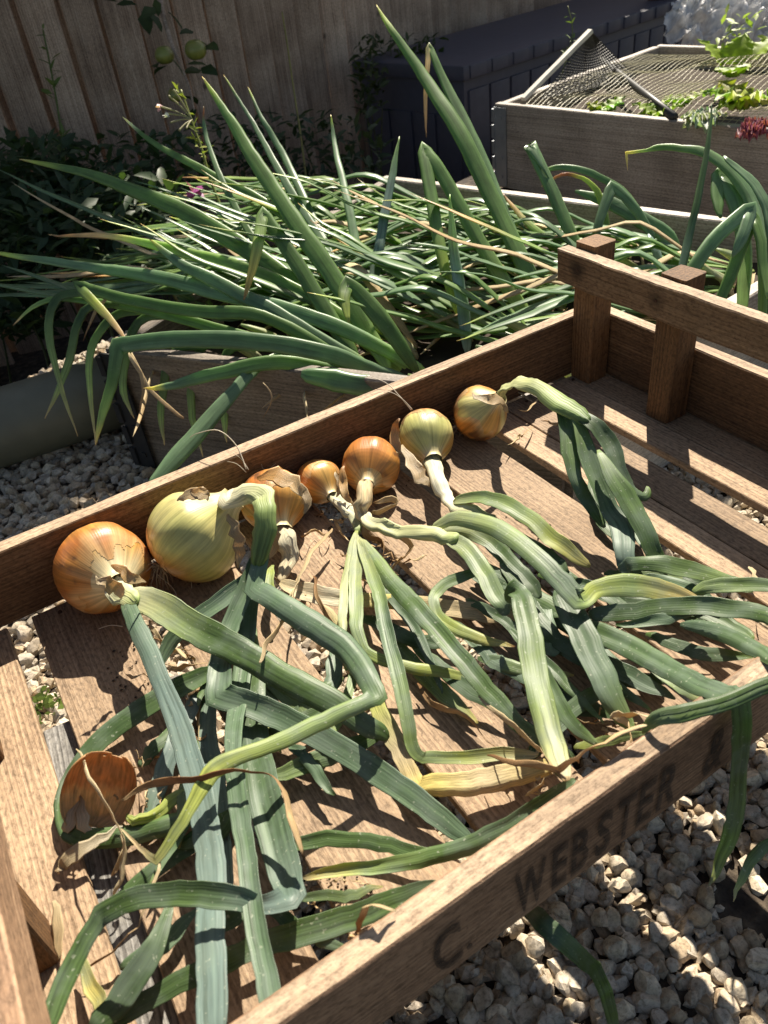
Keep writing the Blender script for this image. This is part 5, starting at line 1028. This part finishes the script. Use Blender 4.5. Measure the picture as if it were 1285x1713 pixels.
# crumpled clear plastic sheet
kp_ = NT('clear_plastic'); n1 = kp_.n('TexNoise', Scale=25.0, Detail=4.0); tc = kp_.n('TexCoord'); kp_.l(tc.outputs['Object'], n1.inputs['Vector'])
kp_.b.inputs['Base Color'].default_value = (.9, .9, .9, 1); kp_.b.inputs['Roughness'].default_value = .25; kp_.bump(n1.outputs[0], .6, .01)
tr = kp_.n('BsdfTransparent'); mx = kp_.n('MixShader'); kp_.l(kp_.math('MULTIPLY', n1.outputs[0], 1.15), mx.inputs[0]); kp_.l(tr.outputs[0], mx.inputs[1]); kp_.l(kp_.b.outputs[0], mx.inputs[2]); kp_.l(mx.outputs[0], kp_.out.inputs[0])
cs = DP(1215, 35, 2.55); V = []; Fc = []
for j in range(41):
    for i in range(61):
        a, b = i/60*2-1, j/40*2-1; p = cs+CR*(a*.19)+CU*(b*.12)+CF*(.05*(a*a+b*b)); q = Vector((a*3.2, b*3.2, 0))
        p -= CF*(.10*abs(noise.noise(q))+.05*abs(noise.noise(q*2.3))+.02*noise.noise(q*6)); p += CU*(.03*noise.noise(q*1.7+Vector((5, 0, 0)))); V.append(p)
Fc = [(j*61+i, j*61+i+1, (j+1)*61+i+1, (j+1)*61+i) for j in range(40) for i in range(60) if (i/30-1)**2+(j/20-1)**2 < 1.05+.3*noise.noise(Vector((i*.2, j*.2, 9)))]
pl_ = put('plastic_sheet', V, Fc, None, kp_.m); tag(pl_, 'crumpled clear plastic sheet behind the netted bed', 'plastic sheet')
# posts behind the box
for k, (x, lab) in enumerate(((1104, 'brown timber post right behind the storage box end'), (1158, 'brown timber post beside the plastic sheet'))):
    p = DP(x, 40, 3.1+.1*k); po = board('timber_post', (1.2, .08, .08), (p.x, p.y, .08), MAT['post'], None, rot=(0, R_(-90), .3), seed=90+k); tag(po, lab, 'post')
p = DP(1131, 25, 3.3); bm = bmesh.new(); bmesh.ops.create_cone(bm, cap_ends=True, segments=20, radius1=.045, radius2=.06, depth=.26); bmesh.ops.bevel(bm, geom=[e_ for e_ in bm.edges if len(e_.link_faces) == 2 and e_.calc_face_angle() > 1], offset=.004, segments=2, affect='EDGES')
gp = fresh_bm(bm, 'green_pot', plain('green_plastic', (.02, .16, .12), .4), None, loc=p, smooth=True, angle=R_(40)); tag(gp, 'teal green plastic pot between the two brown posts', 'pot')
# leaves fallen by the tray
lf = tleaf(None, [(868, 1505, ('y', .02), 20), (905, 1540, ('y', -.01), 36), (960, 1590, ('y', -.03), 34), (1005, 1640, ('y', -.04), 28), (1030, 1735, ('y', -.05), 20)], [(0, 'g'), (.7, 'g'), (1, 'lg')], name='fallen_leaf', zmin=None); tag(lf, 'green onion leaf hanging below the stamped board towards the gravel', 'leaf')
lf = tleaf(None, [(1300, 1400, -150, 26), (1260, 1440, -165, 20), (1240, 1470, -175, 14), (1226, 1508, -190, 3)], [(0, 'g'), (.7, 'lg'), (1, 'straw')], name='fallen_leaf', zmin=None); tag(lf, 'small green leaf tip resting on gravel and soil', 'leaf')

rr = random.Random(40); V = []; Fc = []
for _ in range(150):
    x, y = rr.choice(((225, 1102), (210, 1150), (240, 1160), (330, 940), (560, 870), (660, 800), (900, 880), (560, 1480), (620, 1560), (130, 1330)))
    p = Z(x+rr.gauss(0, 22), y+rr.gauss(0, 16), .0006); r = rr.uniform(.0004, .0014); b = len(V)
    for q in ((1, 0, 0), (-1, 0, 0), (0, 1, 0), (0, -1, 0), (0, 0, 1), (0, 0, -.5)): V.append(p+Vector(q)*r*rr.uniform(.7, 1.3))
    Fc += [tuple(b+i for i in t) for t in ((0, 2, 4), (2, 1, 4), (1, 3, 4), (3, 0, 4), (2, 0, 5), (1, 2, 5), (3, 1, 5), (0, 3, 5))]
cr = put('soil_crumbs', V, Fc, None, MAT['soil']); tag(cr, 'dark soil crumbs scattered on the tray slats', 'soil crumbs', kind='stuff')
